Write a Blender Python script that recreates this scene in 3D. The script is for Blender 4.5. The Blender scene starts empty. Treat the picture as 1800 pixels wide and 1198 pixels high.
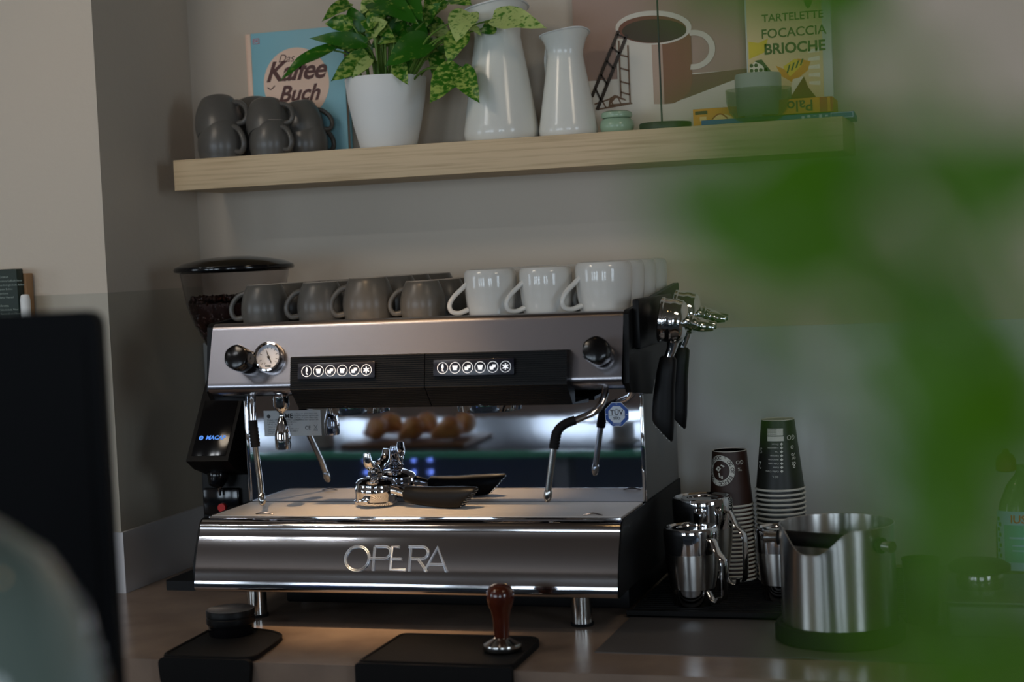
import bpy, bmesh, math, random
from mathutils import Vector, Matrix, Euler
S = bpy.context.scene
COL = S.collection
R = math.radians
PI = math.pi
random.seed(7)

# ---------------------------------------------------------------- camera
cd = bpy.data.cameras.new('camera'); cam = bpy.data.objects.new('camera', cd); COL.objects.link(cam)
_y, _p, _r = R(17.286), R(2.9334), R(-2.553)
_F = Vector((-math.sin(_y)*math.cos(_p), math.cos(_y)*math.cos(_p), -math.sin(_p)))
_R = Vector((math.cos(_y), math.sin(_y), 0)); _U = _R.cross(_F)
_R2 = math.cos(_r)*_R + math.sin(_r)*_U; _U2 = -math.sin(_r)*_R + math.cos(_r)*_U
M = Matrix((_R2, _U2, -_F)).transposed().to_4x4()
M.translation = Vector((1.3378, -2.4685, .594))
cam.matrix_world = M
cd.sensor_width = 36; cd.lens = 2949.48/1800*36
cd.dof.use_dof = True; cd.dof.focus_distance = 2.92; cd.dof.aperture_fstop = 3.4
cd.clip_start = .02
S.camera = cam
S.view_settings.view_transform = 'Standard'; S.view_settings.look = 'None'
S.view_settings.exposure = 0.22; S.view_settings.gamma = 1; S.view_settings.use_curve_mapping = False
S.cycles.use_denoising = True
S.cycles.max_bounces = 14; S.cycles.transmission_bounces = 14; S.cycles.glossy_bounces = 6
S.cycles.sample_clamp_indirect = 4

# ---------------------------------------------------------------- world and lights
w = bpy.data.worlds.new('sky'); S.world = w; w.use_nodes = True
bg = w.node_tree.nodes['Background']; bg.inputs[0].default_value = (.62, .78, 1, 1); bg.inputs[1].default_value = .5

def area(name, loc, target, sx, sy, power, col, spread=180):
    l = bpy.data.lights.new(name, 'AREA'); l.shape = 'RECTANGLE'; l.size = sx; l.size_y = sy
    l.energy = power; l.color = col; l.spread = R(spread)
    o = bpy.data.objects.new(name, l); COL.objects.link(o); o.location = loc
    o.rotation_euler = (Vector(target)-Vector(loc)).to_track_quat('-Z', 'Y').to_euler()
    return o
def spot(name, loc, target, power, col, size, blend=.6, rad=.04):
    l = bpy.data.lights.new(name, 'SPOT'); l.energy = power; l.color = col; l.spot_size = R(size)
    l.spot_blend = blend; l.shadow_soft_size = rad
    o = bpy.data.objects.new(name, l); COL.objects.link(o); o.location = loc
    o.rotation_euler = (Vector(target)-Vector(loc)).to_track_quat('-Z', 'Y').to_euler()
    return o
DAY = (.72, .86, 1.0); WARM = (1.0, .66, .36)
WIN = [(-3.1, .8), (-1.95, .8), (-.8, .8), (1.7, .7), (2.7, .7)]     # daylight windows in the wall behind the camera
for i, (wx, ww) in enumerate(WIN):
    area('window_daylight', (wx, -5.56, .68), (wx, 0, .68), ww, 1.1, 19, DAY)
area('added_right_fill', (3.94, -2.2, .7), (0, -.6, .5), 1.3, 1.1, 26, DAY)  # added fill from the right, brightens the left return wall
area('side_window_daylight', (-3.94, -2.6, .7), (0, -2.6, .7), 1.3, 1.1, 17, DAY)
SPOTS = [(.28, -.75), (-.1, -.75), (1.9, -.9)]
spot('downlight_beam', (.30, -.70, 1.74), (.30, .12, .15), 170, WARM, 20, 1, .035)
spot('downlight_beam', (-.45, -.9, 1.74), (.1, .5, .5), 19, (1, .84, .66), 75, .8, .22)
spot('downlight_beam', (1.75, -.9, 1.74), (1.2, .5, .6), 17, (1, .84, .64), 75, .8, .22)
ADDED_LAMPS = [(-1.02, -1.5, .20), (-.735, -1.5, .13), (-1.9, -1.5, .2)]  # added lamps, stand in for windows reflected in the front panel
for lx, ly, ls in ADDED_LAMPS: area('added_reflection_light', (lx, ly, 1.690), (lx, ly, 0), ls, .06, ls*11, (.92, .96, 1.0))

# ---------------------------------------------------------------- materials
def lin(c):
    return tuple(((x/255)/12.92 if x/255 <= .04045 else ((x/255+.055)/1.055)**2.4) for x in c)+(1,)
MATS = {}
def mat(name, c, rough=.5, metal=0, bump=None, spec=.5, trans=0, ior=1.45, emit=None, es=1, coat=0, var=None, aniso=0, alpha=1):
    """c sRGB 0-255. bump=(scale xyz, strength, distance). var=(scale xyz, sRGB colour 2, lo, hi)"""
    if name in MATS: return MATS[name]
    m = bpy.data.materials.new(name); m.use_nodes = True; nt = m.node_tree; b = nt.nodes['Principled BSDF']
    I = b.inputs
    I['Base Color'].default_value = lin(c); I['Roughness'].default_value = rough; I['Metallic'].default_value = metal
    I['Specular IOR Level'].default_value = spec; I['Transmission Weight'].default_value = trans; I['IOR'].default_value = ior
    I['Coat Weight'].default_value = coat; I['Anisotropic'].default_value = aniso; I['Alpha'].default_value = alpha
    if emit: I['Emission Color'].default_value = lin(emit); I['Emission Strength'].default_value = es
    if bump or var:
        tc = nt.nodes.new('ShaderNodeTexCoord')
    def noise(sc, det=4):
        mp = nt.nodes.new('ShaderNodeMapping'); mp.inputs['Scale'].default_value = sc
        nt.links.new(tc.outputs['Object'], mp.inputs[0])
        n = nt.nodes.new('ShaderNodeTexNoise'); n.inputs['Scale'].default_value = 1; n.inputs['Detail'].default_value = det
        nt.links.new(mp.outputs[0], n.inputs[0]); return n
    if bump:
        n = noise(bump[0]); bn = nt.nodes.new('ShaderNodeBump'); bn.inputs['Strength'].default_value = bump[1]
        bn.inputs['Distance'].default_value = bump[2]
        nt.links.new(n.outputs[0], bn.inputs['Height']); nt.links.new(bn.outputs[0], I['Normal'])
    if var:
        n = noise(var[0], 6); r = nt.nodes.new('ShaderNodeValToRGB')
        r.color_ramp.elements[0].position = var[2]; r.color_ramp.elements[1].position = var[3]
        r.color_ramp.elements[0].color = lin(c); r.color_ramp.elements[1].color = lin(var[1])
        nt.links.new(n.outputs[0], r.inputs[0]); nt.links.new(r.outputs[0], I['Base Color'])
    MATS[name] = m; return m

m_wall = mat('warm_grey_wall_paint', (198, 186, 170), .75, bump=((70, 70, 70), .35, .002))
m_walllow = mat('lower_wall_tone', (172, 164, 148), .42, bump=((70, 70, 70), .3, .002))
m_splash = mat('grey_splashback_panel', (198, 202, 200), .4)
m_base = mat('baseboard_white', (205, 205, 208), .4)
m_cream = mat('cream_paint', (142, 124, 108), .8)
m_ceil = mat('ceiling_paint', (122, 104, 90), .8)
m_floor = mat('floor_brown', (95, 70, 52), .5, var=((3, .4, 1), (120, 88, 62), .3, .7))
m_stone = mat('stone_worktop', (152, 132, 116), .22, var=((9, 9, 9), (128, 110, 98), .35, .75), bump=((160, 160, 160), .05, .001))
m_oak = mat('light_oak', (206, 182, 146), .55, var=((5, 60, 190), (168, 142, 106), .48, .85), bump=((6, 80, 260), .3, .001))
m_cab = mat('cabinet_dark', (60, 55, 50), .5)
m_steel = mat('brushed_steel', (166, 162, 166), .27, 1, bump=((3, 900, 900), .06, .0006))
m_steelv = mat('brushed_steel_round', (190, 188, 184), .16, 1)
m_polish = mat('polished_steel', (200, 198, 200), .08, 1, bump=((3, 3, 5), .02, .004))
m_mirror = mat('mirror_steel', (206, 211, 222), .03, 1, bump=((5, 5, 3.2), .035, .006))
m_chrome = mat('chrome', (222, 222, 224), .05, 1)
m_grate = mat('drip_grate_steel', (190, 184, 178), .55, .25)
m_black = mat('black_plastic', (9, 9, 10), .45, spec=.25)
m_gblack = mat('gloss_black', (12, 12, 14), .12)
m_rib = mat('ribbed_black', (8, 8, 9), .45, spec=.22)
m_rubber = mat('black_rubber', (15, 14, 14), .7, spec=.25)
m_sidegrey = mat('side_panel_grey', (120, 121, 120), .38, .55)
m_grey = mat('grey_stoneware', (92, 89, 84), .32, var=((30, 30, 30), (84, 81, 76), .3, .8))
m_rim = mat('bare_clay_rim', (160, 150, 138), .6)
m_white = mat('white_porcelain', (208, 206, 200), .07)
m_enamel = mat('white_enamel', (222, 222, 214), .16, var=((7, 7, 7), (212, 212, 206), .4, .8))
m_pot = mat('white_matte_pot', (226, 227, 224), .5)
m_soil = mat('soil', (45, 34, 26), .95)
m_disp = mat('display_navy', (24, 26, 38), .25)
m_icon = mat('lit_icon', (235, 238, 245), .5, emit=(235, 240, 250), es=.55)
m_logo = mat('lit_blue_logo', (90, 150, 240), .5, emit=(90, 150, 240), es=.5)
m_dialw = mat('dial_white', (214, 218, 228), .35)
m_ink = mat('ink_black', (28, 28, 32), .5)
m_label = mat('silver_label', (172, 180, 186), .5)
m_tblue = mat('sticker_blue', (28, 78, 160), .4)
m_tlight = mat('sticker_lightblue', (120, 165, 215), .4)
m_twhite = mat('sticker_white', (215, 222, 230), .4)
m_glass = mat('clear_glass', (240, 245, 245), .03, trans=1, ior=1.3)
m_hop = mat('hopper_plastic', (225, 225, 228), .05, trans=1, ior=1.15)
m_beans = mat('roasted_beans', (52, 26, 16), .35)
m_red = mat('red_button', (190, 30, 22), .35)
m_jade = mat('celadon_glaze', (146, 172, 146), .22)
m_wood = mat('polished_rosewood', (84, 34, 18), .16, coat=.5, var=((30, 30, 6), (58, 22, 12), .35, .7))
m_paperblue = mat('book_blue', (134, 188, 200), .45)
m_peach = mat('book_peach', (234, 200, 176), .5)
m_brownink = mat('brown_ink', (82, 36, 24), .5)
m_pages = mat('paper_pages', (200, 176, 160), .7)
m_redink = mat('red_ink', (186, 66, 82), .5)
m_bean = mat('bean_brown', (126, 66, 36), .5)

m_turn = mat('turned_steel', (206, 204, 200), .30, 1, aniso=.9)
_nt = m_turn.node_tree; _tg = _nt.nodes.new('ShaderNodeTangent'); _tg.direction_type = 'RADIAL'; _tg.axis = 'Z'
_nt.links.new(_tg.outputs[0], _nt.nodes['Principled BSDF'].inputs['Tangent']); _nt.nodes['Principled BSDF'].inputs['Anisotropic Rotation'].default_value = .25
# ---------------------------------------------------------------- mesh helpers
class MB:
    def __init__(s): s.v = []; s.f = []; s.m = []
    def add(s, vs, fs, m=0, fn=None):
        k = len(s.v)
        s.v += [tuple(fn(Vector(v))) if fn else tuple(v) for v in vs]
        s.f += [[k+i for i in f] for f in fs]; s.m += [m]*len(fs); return s
    def box(s, x0, x1, y0, y1, z0, z1, m=0, bev=0, fn=None, seg=2):
        bm = bmesh.new(); bmesh.ops.create_cube(bm, size=1)
        for v in bm.verts: v.co = Vector(((x0+x1)/2+v.co.x*(x1-x0), (y0+y1)/2+v.co.y*(y1-y0), (z0+z1)/2+v.co.z*(z1-z0)))
        if bev: bmesh.ops.bevel(bm, geom=bm.edges[:], offset=bev, segments=seg, affect='EDGES', profile=.5)
        bm.verts.index_update()
        s.add([v.co.copy() for v in bm.verts], [[v.index for v in f.verts] for f in bm.faces], m, fn); bm.free(); return s
    def lathe(s, prof, c=(0, 0, 0), m=0, seg=48, fn=None, a0=0, a1=2*PI, zfn=None):
        full = abs(a1-a0-2*PI) < 1e-6; n = seg if full else seg+1
        vs = []; fs = []
        for r, z in prof:
            for i in range(n):
                a = a0+(a1-a0)*i/seg
                vs.append(Vector((c[0]+r*math.cos(a), c[1]+r*math.sin(a), c[2]+(zfn(a, z) if zfn else z))))
        for j in range(len(prof)-1):
            for i in range(seg):
                i2 = (i+1) % n
                fs.append([j*n+i, j*n+i2, (j+1)*n+i2, (j+1)*n+i])
        if full:
            if prof[0][0] > 1e-6: fs.append(list(range(n))[::-1])
            if prof[-1][0] > 1e-6: fs.append([(len(prof)-1)*n+i for i in range(n)])
        if prof[0] == prof[-1] and full: fs = fs[:-2]
        return s.add(vs, fs, m, fn)
    def tube(s, pts, r, m=0, seg=14, fn=None, flat=1.0, up=None, smooth=0):
        pts = [Vector(p) for p in pts]
        rs = list(r) if isinstance(r, (list, tuple)) else [r]*len(pts)
        if smooth:
            P = []; Q = []
            for i in range(len(pts)-1):
                p0 = pts[max(i-1, 0)]; p1 = pts[i]; p2 = pts[i+1]; p3 = pts[min(i+2, len(pts)-1)]
                for k in range(smooth):
                    t = k/smooth
                    P.append(.5*((2*p1)+(-p0+p2)*t+(2*p0-5*p1+4*p2-p3)*t*t+(-p0+3*p1-3*p2+p3)*t**3)); Q.append(rs[i]*(1-t)+rs[i+1]*t)
            P.append(pts[-1]); Q.append(rs[-1]); pts, rs = P, Q
        n = len(pts); vs = []; fs = []
        prev = Vector(up) if up else None
        for i in range(n):
            t = (pts[min(i+1, n-1)]-pts[max(i-1, 0)]).normalized()
            if prev is None:
                prev = Vector((0, 0, 1)) if abs(t.z) < .9 else Vector((0, 1, 0))
            a = (prev-t*prev.dot(t)).normalized(); b = t.cross(a); prev = a
            for k in range(seg):
                th = 2*PI*k/seg
                vs.append(pts[i]+a*math.cos(th)*rs[i]*flat+b*math.sin(th)*rs[i])
        for i in range(n-1):
            for k in range(seg):
                k2 = (k+1) % seg; fs.append([i*seg+k, i*seg+k2, (i+1)*seg+k2, (i+1)*seg+k])
        fs.append(list(range(seg))[::-1]); fs.append([(n-1)*seg+k for k in range(seg)])
        return s.add(vs, fs, m, fn)
    def prism(s, poly, a0, a1, axis='x', m=0, fn=None):
        n = len(poly)
        def P(p, a): return {'x': (a, p[0], p[1]), 'y': (p[0], a, p[1]), 'z': (p[0], p[1], a)}[axis]
        vs = [P(p, a0) for p in poly]+[P(p, a1) for p in poly]
        fs = [list(range(n)), [n+i for i in range(n)][::-1]]+[[i, n+i, n+(i+1) % n, (i+1) % n] for i in range(n)]
        return s.add(vs, fs, m, fn)
    def ball(s, c, r, m=0, seg=20, sc=(1, 1, 1), fn=None):
        n = seg//2
        prof = [(r*math.sin(PI*i/n), -r*math.cos(PI*i/n)) for i in range(n+1)]
        g = (lambda v: fn(v)) if fn else (lambda v: v)
        return s.lathe([(max(a, 0), b) for a, b in prof], (0, 0, 0), m, seg, fn=lambda v: g(Vector((c[0]+v.x*sc[0], c[1]+v.y*sc[1], c[2]+v.z*sc[2]))))
    def text(s, body, size, fn, m=0, align='CENTER', shear=0, bold=0, depth=0, sp=1.0, res=3):
        vs, fs = text_mesh(body, size, align, shear, bold, depth, sp, res)
        return s.add(vs, fs, m, fn)
def text_mesh(body, size, align='CENTER', shear=0, bold=0, depth=0, sp=1.0, res=3):
    c = bpy.data.curves.new('t', 'FONT'); c.body = body; c.size = size; c.align_x = align; c.align_y = 'CENTER'
    c.shear = shear; c.offset = bold; c.extrude = depth; c.space_character = sp; c.resolution_u = res
    o = bpy.data.objects.new('t', c)
    me = bpy.data.meshes.new_from_object(o)
    vs = [v.co.copy() for v in me.vertices]; fs = [list(p.vertices) for p in me.polygons]
    bpy.data.objects.remove(o); bpy.data.curves.remove(c); bpy.data.meshes.remove(me)
    return vs, fs

ORG = {}
def emesh(name, mb, mats, origin, auto=38):
    me = bpy.data.meshes.new(name)
    o = Vector(origin)
    me.from_pydata([tuple(Vector(v)-o) for v in mb.v], [], mb.f)
    if not isinstance(mats, (list, tuple)): mats = [mats]
    for m in mats: me.materials.append(m)
    me.polygons.foreach_set('material_index', mb.m)
    bm = bmesh.new(); bm.from_mesh(me); bmesh.ops.recalc_face_normals(bm, faces=bm.faces[:]); bm.to_mesh(me); bm.free()
    me.shade_smooth(); me.set_sharp_from_angle(angle=R(auto)); me.update()
    return me
def thing(name, label, cat, loc=(0, 0, 0), group=None):
    o = bpy.data.objects.new(name, None); COL.objects.link(o); o.location = loc; o.empty_display_size = .02
    o['label'] = label; o['category'] = cat
    if group: o['group'] = group
    ORG[o.name] = Vector(loc); return o
def part(name, mb, mats, parent, label=None, stuff=False, auto=38):
    org = ORG[parent.name]
    o = bpy.data.objects.new(name, emesh(name, mb, mats, org, auto)); COL.objects.link(o); o.parent = parent
    ORG[o.name] = org
    if label: o['label'] = label
    if stuff: o['kind'] = 'stuff'
    return o
def single(name, mb, mats, label, cat, loc=(0, 0, 0), group=None, auto=38):
    o = bpy.data.objects.new(name, emesh(name, mb, mats, loc, auto)); COL.objects.link(o); o.location = loc
    o['label'] = label; o['category'] = cat
    if group: o['group'] = group
    ORG[o.name] = Vector(loc); return o
def struct(name, mb, mats, parent=None):
    o = bpy.data.objects.new(name, emesh(name, mb, mats, (0, 0, 0))); COL.objects.link(o); ORG[o.name] = Vector((0, 0, 0))
    if parent: o.parent = parent
    else: o['kind'] = 'structure'
    return o
def dup(root, loc, rot=None, label=None, group=None, scale=None):
    r = root.copy(); COL.objects.link(r); r.location = loc
    if rot is not None: r.rotation_euler = rot
    if scale: r.scale = (scale,)*3
    if label: r['label'] = label
    if group: r['group'] = group
    for ch in list(root.children):
        c = ch.copy(); COL.objects.link(c); c.parent = r
        for g in list(ch.children):
            d = g.copy(); COL.objects.link(d); d.parent = c
    return r
def frame(o, ex, ey, ez=None):
    """maps local x,y,z of a point to world with basis ex, ey, ez at o"""
    o, ex, ey = Vector(o), Vector(ex).normalized(), Vector(ey).normalized()
    ez = Vector(ez).normalized() if ez else ex.cross(ey)
    return lambda v: o+ex*v.x+ey*v.y+ez*v.z

# ================================================================ ROOM
YW = .6372; XL = -.2817; YP = .2596; ZF = -.93; ZC = 1.78
mb = MB(); mb.box(-4, 4, YW, YW+.15, ZF, ZC); struct('wall_back', mb, m_wall)
# pillar-like left wall: returns towards the viewer, darker and smoother below its line
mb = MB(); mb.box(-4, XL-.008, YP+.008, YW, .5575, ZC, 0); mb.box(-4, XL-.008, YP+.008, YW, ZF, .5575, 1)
struct('wall_left', mb, [m_wall, m_walllow])
mb = MB(); mb.box(-4, XL, YP, YP+.0085, 0, .1133, 0, .0); mb.box(XL-.0085, XL, YP+.0086, YW-.012, 0, .1133, 0, .0)
struct('baseboard_left', mb, m_base)
mb = MB(); mb.box(XL-.007, 4, YW-.010, YW, 0, .4411); struct('trim_1', mb, m_splash)
mb = MB(); mb.box(-4.15, -4, -3.3, YW, ZF, ZC) ; mb.box(-4.15, -4, -5.6, -3.3, ZF, ZC); struct('wall_side', mb, m_cream)
mb = MB(); mb.box(4, 4.15, -5.6, YW, ZF, ZC); struct('wall_right', mb, m_cream)
mb = MB(); mb.box(-4, 4, -5.6, YW, ZF-.1, ZF); struct('floor', mb, m_floor)
mb = MB(); mb.box(-4, 4, -5.6, YW, ZC, ZC+.1); struct('ceiling', mb, m_ceil)
mb = MB(); xs = [-4]
for wx, ww in WIN: xs += [wx-ww/2, wx+ww/2]
xs.append(4)
for i in range(0, len(xs), 2): mb.box(xs[i], xs[i+1], -5.6, -5.5, ZF, ZC)
for wx, ww in WIN: mb.box(wx-ww/2, wx+ww/2, -5.6, -5.5, ZF, .10); mb.box(wx-ww/2, wx+ww/2, -5.6, -5.5, 1.26, ZC)
struct('wall_front', mb, m_cream)
m_frame = mat('window_frame_dark', (50, 48, 46), .5)
for i, (wx, ww) in enumerate(WIN):
    mb = MB()
    for a in (-ww/2, -.015, ww/2-.03): mb.box(wx+a, wx+a+.03, -5.53, -5.49, .10, 1.26)
    for b in (.10, .85, 1.23): mb.box(wx-ww/2, wx+ww/2, -5.53, -5.49, b, b+.03)
    struct('window_%d' % (i+1), mb, m_frame)
mb = MB()
for a in (-3.25, -2.62, -1.98): mb.box(-4, -3.9, a, a+.03, .14, 1.26)
for b in (.11, 1.26): mb.box(-4, -3.9, -3.25, -1.95, b, b+.03)
struct('window_6', mb, m_frame)
mb = MB()
for a in (-2.86, -2.2, -1.55): mb.box(3.9, 4, a, a+.03, .14, 1.26)
for b in (.11, 1.26): mb.box(3.9, 4, -2.86, -1.52, b, b+.03)
struct('window_7', mb, m_frame)  # frame added around the made-up right fill light

# worktop and its base
mb = MB(); mb.prism([(-3.9, -.2061), (2.6, -.2061), (2.6, YW-.0105), (XL+.0005, YW-.0105), (XL+.0005, YP-.0005), (-3.9, YP-.0005)], -.04, 0, 'z')
single('worktop', mb, m_stone, 'long brown-grey stone worktop carrying the espresso machine', 'worktop')
mb = MB(); mb.prism([(-3.9, -.17), (2.6, -.17), (2.6, YW-.02), (XL+.001, YW-.02), (XL+.001, YP-.001), (-3.9, YP-.001)], ZF+.001, -.0405, 'z')
t = thing('base_cabinet', 'dark base cabinet beneath the stone worktop', 'cabinet', (0, 0, ZF)); part('carcass', mb, m_cab, t)
for k in range(6):
    mb = MB(); mb.box(-3.85+k*1.07, -2.81+k*1.07, -.19, -.172, ZF+.08, -.05, 0, .002); part('door', mb, m_cab, t)

# floating shelf
mb = MB(); mb.box(-.2315, 1.0387, .4356, YW, .7454, .804, 0, .0012)
single('floating_shelf', mb, m_oak, 'thick pale oak floating shelf on the back wall', 'shelf')

# ================================================================ ESPRESSO MACHINE
W = .72
em = thing('espresso_machine', 'wide two-group stainless steel espresso machine with black control panels', 'espresso machine', (.36, .25, 0))
# base body
mb = MB(); mb.box(.004, W-.004, .056, .5, .064, .170, 0)
mb.prism([(.014, .063), (.008, .076), (.013, .110), (.036, .160), (.043, .171), (.052, .1755), (.5, .178), (.5, .063)], -.006, .004, 'x')
mb.prism([(.014, .063), (.008, .076), (.013, .110), (.036, .160), (.043, .171), (.052, .1755), (.5, .178), (.5, .063)], W-.002, W+.001, 'x')
mb.box(.0, W, .225, .5, .16, .178)
part('base_body', mb, m_black, em)
def sheet(mb, prof, x0, x1, th=.0015, m=0, nseg=1):
    for k in range(len(prof)-1):
        (y0, z0), (y1, z1) = prof[k], prof[k+1]
        mb.add([(x0, y0, z0), (x1, y0, z0), (x1, y1, z1), (x0, y1, z1)], [[0, 1, 2, 3]], m)
def arcp(cy, cz, r, a0, a1, n=8):
    return [(cy+r*math.cos(R(a0+(a1-a0)*i/n)), cz+r*math.sin(R(a0+(a1-a0)*i/n))) for i in range(n+1)]
def weldsheet(prof, x0, x1, nx=1):
    mb = MB(); n = len(prof)
    vs = [(x0+(x1-x0)*i/nx, y, z) for i in range(nx+1) for y, z in prof]
    fs = [[i*n+j, i*n+j+1, (i+1)*n+j+1, (i+1)*n+j] for i in range(nx) for j in range(n-1)]
    return mb.add(vs, fs)
prof = [(.05, .0612), (.012, .0612)]+arcp(.010, .0712, .010, 270, 190, 4)+[(.0030, .080)]
# gently bowed polished fascia, rolled over at the top
for i in range(1, 9):
    t_ = i/8; prof.append((.003+.029*t_-.004*math.sin(PI*t_), .080+.078*t_))
prof += arcp(.047, .160, .015, 172, 90, 6)+[(.056, .1755)]
mb = weldsheet(prof, 0, W); fp = part('front_panel', mb, m_polish, em, 'polished stainless lower front panel', auto=60)
# OPERA lettering in raised double-line strokes
def stroke(mb, pts, r=.0008, w=.0024, fn=None):
    for s_ in (-1, 1):
        P = [Vector((p[0], p[1], 0)) for p in pts]; out = []
        for i in range(len(P)):
            t = (P[min(i+1, len(P)-1)]-P[max(i-1, 0)]).normalized(); n = Vector((-t.y, t.x, 0)); out.append(P[i]+n*w/2*s_)
        mb.tube([fn(p) for p in out], r, 0, 6)
mb = MB(); c0, s0 = math.cos(R(70)), math.sin(R(70))
fo = frame((.2675, .0125, .0995), (1, 0, 0), (0, c0*.98, s0), (0, -s0, c0))
H = .037
def ysurf(z): t = (z-.080)/.078; return .003+.029*t-.004*math.sin(PI*t)
def L(pts): stroke(mb, pts, fn=lambda v: Vector((.2675+v.x, ysurf(.0995+v.y)-.0022, .0995+v.y)))
def ell(cx, cy, rx, ry, a0, a1, n=20): return [(cx+rx*math.cos(R(a0+(a1-a0)*i/n)), cy+ry*math.sin(R(a0+(a1-a0)*i/n))) for i in range(n+1)]
L(ell(.0215, H/2, .0205, H/2, 0, 360, 30))
L([(.050, 0), (.050, H-.0005)]); L([(.050, H)]+ell(.068, H-.009, .010, .009, 90, -90, 10)+[(.044, H-.018)])
L([(.092, H), (.080, H), (.080, .002), (.106, .002)]); L([(.080, H*.5), (.098, H*.5)])
L([(.112, 0), (.112, H)]); L([(.108, H)]+ell(.132, H-.009, .010, .009, 90, -90, 10)+[(.113, H-.018)]); L([(.126, H-.018), (.142, 0)])
L([(.138, 0), (.157, H), (.175, 0)]); L([(.144, .011), (.171, .011)])
part('raised_lettering', mb, mat('satin_chrome', (212, 222, 236), .33, .9), em, 'raised chrome letters reading OPERA')
# drip tray
mb = MB(); mb.box(.005, W-.004, .058, .219, .163, .168, 0)
mb.box(.004, W-.004, .0575, .062, .166, .1778, 1, .0008); part('drip_pan', mb, [m_black, m_chrome], em)
mb = MB()
n = 30
for k in range(n):
    y = .0665+k*(.2185-.0665)/n; mb.box(.006, W-.005, y, y+.0032, .1735, .178, 0)
for x in (.006, .18, .357, .54, W-.010): mb.box(x, x+.004, .066, .2185, .1735, .1775, 0)
mb.box(.006, W-.005, .0640, .0668, .1735, .1786, 0)
part('drip_grate', mb, m_grate, em)
for x in (.095, .665):
    mb = MB(); mb.tube([(x-.016, .082, .178), (x, .082, .181), (x+.016, .082, .178)], [.001, .0024, .001], 0, 8, smooth=3, flat=.6)
    part('grate_lift_tab', mb, m_steel, em)
# mid body, mirror splash panel
mb = MB(); mb.box(.003, W-.002, .224, .5, .178, .385); part('mid_body', mb, m_sidegrey, em, 'grey steel rear side panel')
mb = MB(); mb.box(.006, W-.004, .2195, .2235, .1785, .385); part('mirror_panel', mb, m_mirror, em, 'mirror-polished steel back panel above the drip tray')
mb = MB(); mb.box(W-.004, W+.002, .2175, .2245, .1785, .366, 0, .0008); part('edge_strip', mb, m_chrome, em); mb = MB(); mb.box(.0, .006, .2175, .2245, .1785, .38, 0, .0008)
part('edge_strip', mb, m_chrome, em)
# rating plate and certification sticker on the mirror
mb = MB(); fr = frame((.0915, .2188, .3165), (1, 0, 0), (0, 0, 1), (0, -1, 0))
mb.box(-.0545, .0545, -.0225, .0225, 0, .0003, 0, fn=fr)
up = lambda x, y: (lambda v: fr(Vector((x+v.x, y+v.y, .0005))))
mb.text('CIME', .012, up(-.012, .0125), 1, bold=.0003)
for k in range(4): mb.text('costruzione macchine espresso caffe' if k % 2 else 'via Monte 14 - 20090 Milano Italia', .0033, up(.026, .0165-k*.0036), 1, res=1)
for k in range(7):
    mb.text(('Modello: OPERA 2 GR', 'V 230/400   Hz 50/60', 'kW 4.2   bar 12', 'Caldaia lt 11  MPa 0.2', 'Matricola e anno', 'Volume acqua calda', 'Serie T.')[k], .0036, up(-.048, .006-k*.0040), 1, 'LEFT', res=1)
    mb.text(('OPERA E 2 GR 2016', 'MPa 0,8 lt 0,4', '4200 W', 'IPX 1', 'U 1,8 MPa lt 0,4', 'Nr. 00 5884/19', '')[k], .0036, up(-.012, .006-k*.0040), 1, 'LEFT', res=1)
mb.text('CE', .0095, up(.029, -.0085), 1)
mb.box(.040, .048, -.0135, -.012, .0004, .0006, 1, fn=fr)
for a in (1, -1): mb.tube([fr(Vector((.044-a*.004, -.003, .0005))), fr(Vector((.044+a*.003, -.011, .0005)))], .0003, 1, 4)
mb.lathe([(0, .0004), (.0035, .0004), (.0035, .0006), (0, .0006)], (-.045, .0125, 0), 1, 16, fn=fr)
part('rating_plate', mb, [m_label, m_ink], em, 'silver rating plate with CE mark')
mb = MB(); fr2 = frame((.6770, .2188, .3235), (1, 0, 0), (0, 0, 1), (0, -1, 0))
def ngon(mb, r, n, z, m, a=0, fn=None, cx=0, cy=0):
    mb.add([(cx+r*math.cos(2*PI*i/n+a), cy+r*math.sin(2*PI*i/n+a), z) for i in range(n)], [list(range(n))], m, fn)
ngon(mb, .0215, 8, .0003, 1, PI/8, fr2); ngon(mb, .0207, 8, .0005, 0, PI/8, fr2); ngon(mb, .0150, 8, .0007, 1, PI/8, fr2)
g2 = lambda x, y: (lambda v: fr2(Vector((x+v.x, y+v.y, .0009))))
mb.text('TÜV', .0115, g2(0, .003), 2, bold=.0002); mb.text('SÜD', .0062, g2(0, -.0065), 2, bold=.0002)
mb.box(-.014, .014, -.0017, -.0012, .0008, .0009, 2, fn=fr2)
mb.box(-.0200, -.0155, -.0004, .0004, .0006, .0008, 1, fn=fr2); mb.box(.0155, .0200, -.0004, .0004, .0006, .0008, 1, fn=fr2)
mb.text('SICHERHEIT', .0028, g2(0, -.0158), 1, res=1); mb.text('geprüft', .0026, g2(0, -.0183), 1, res=1); mb.text('GS', .003, g2(0, .0172), 1, res=1)
part('certification_sticker', mb, [m_tblue, m_twhite, m_ink], em, 'blue octagonal TÜV SÜD sticker')
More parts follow.
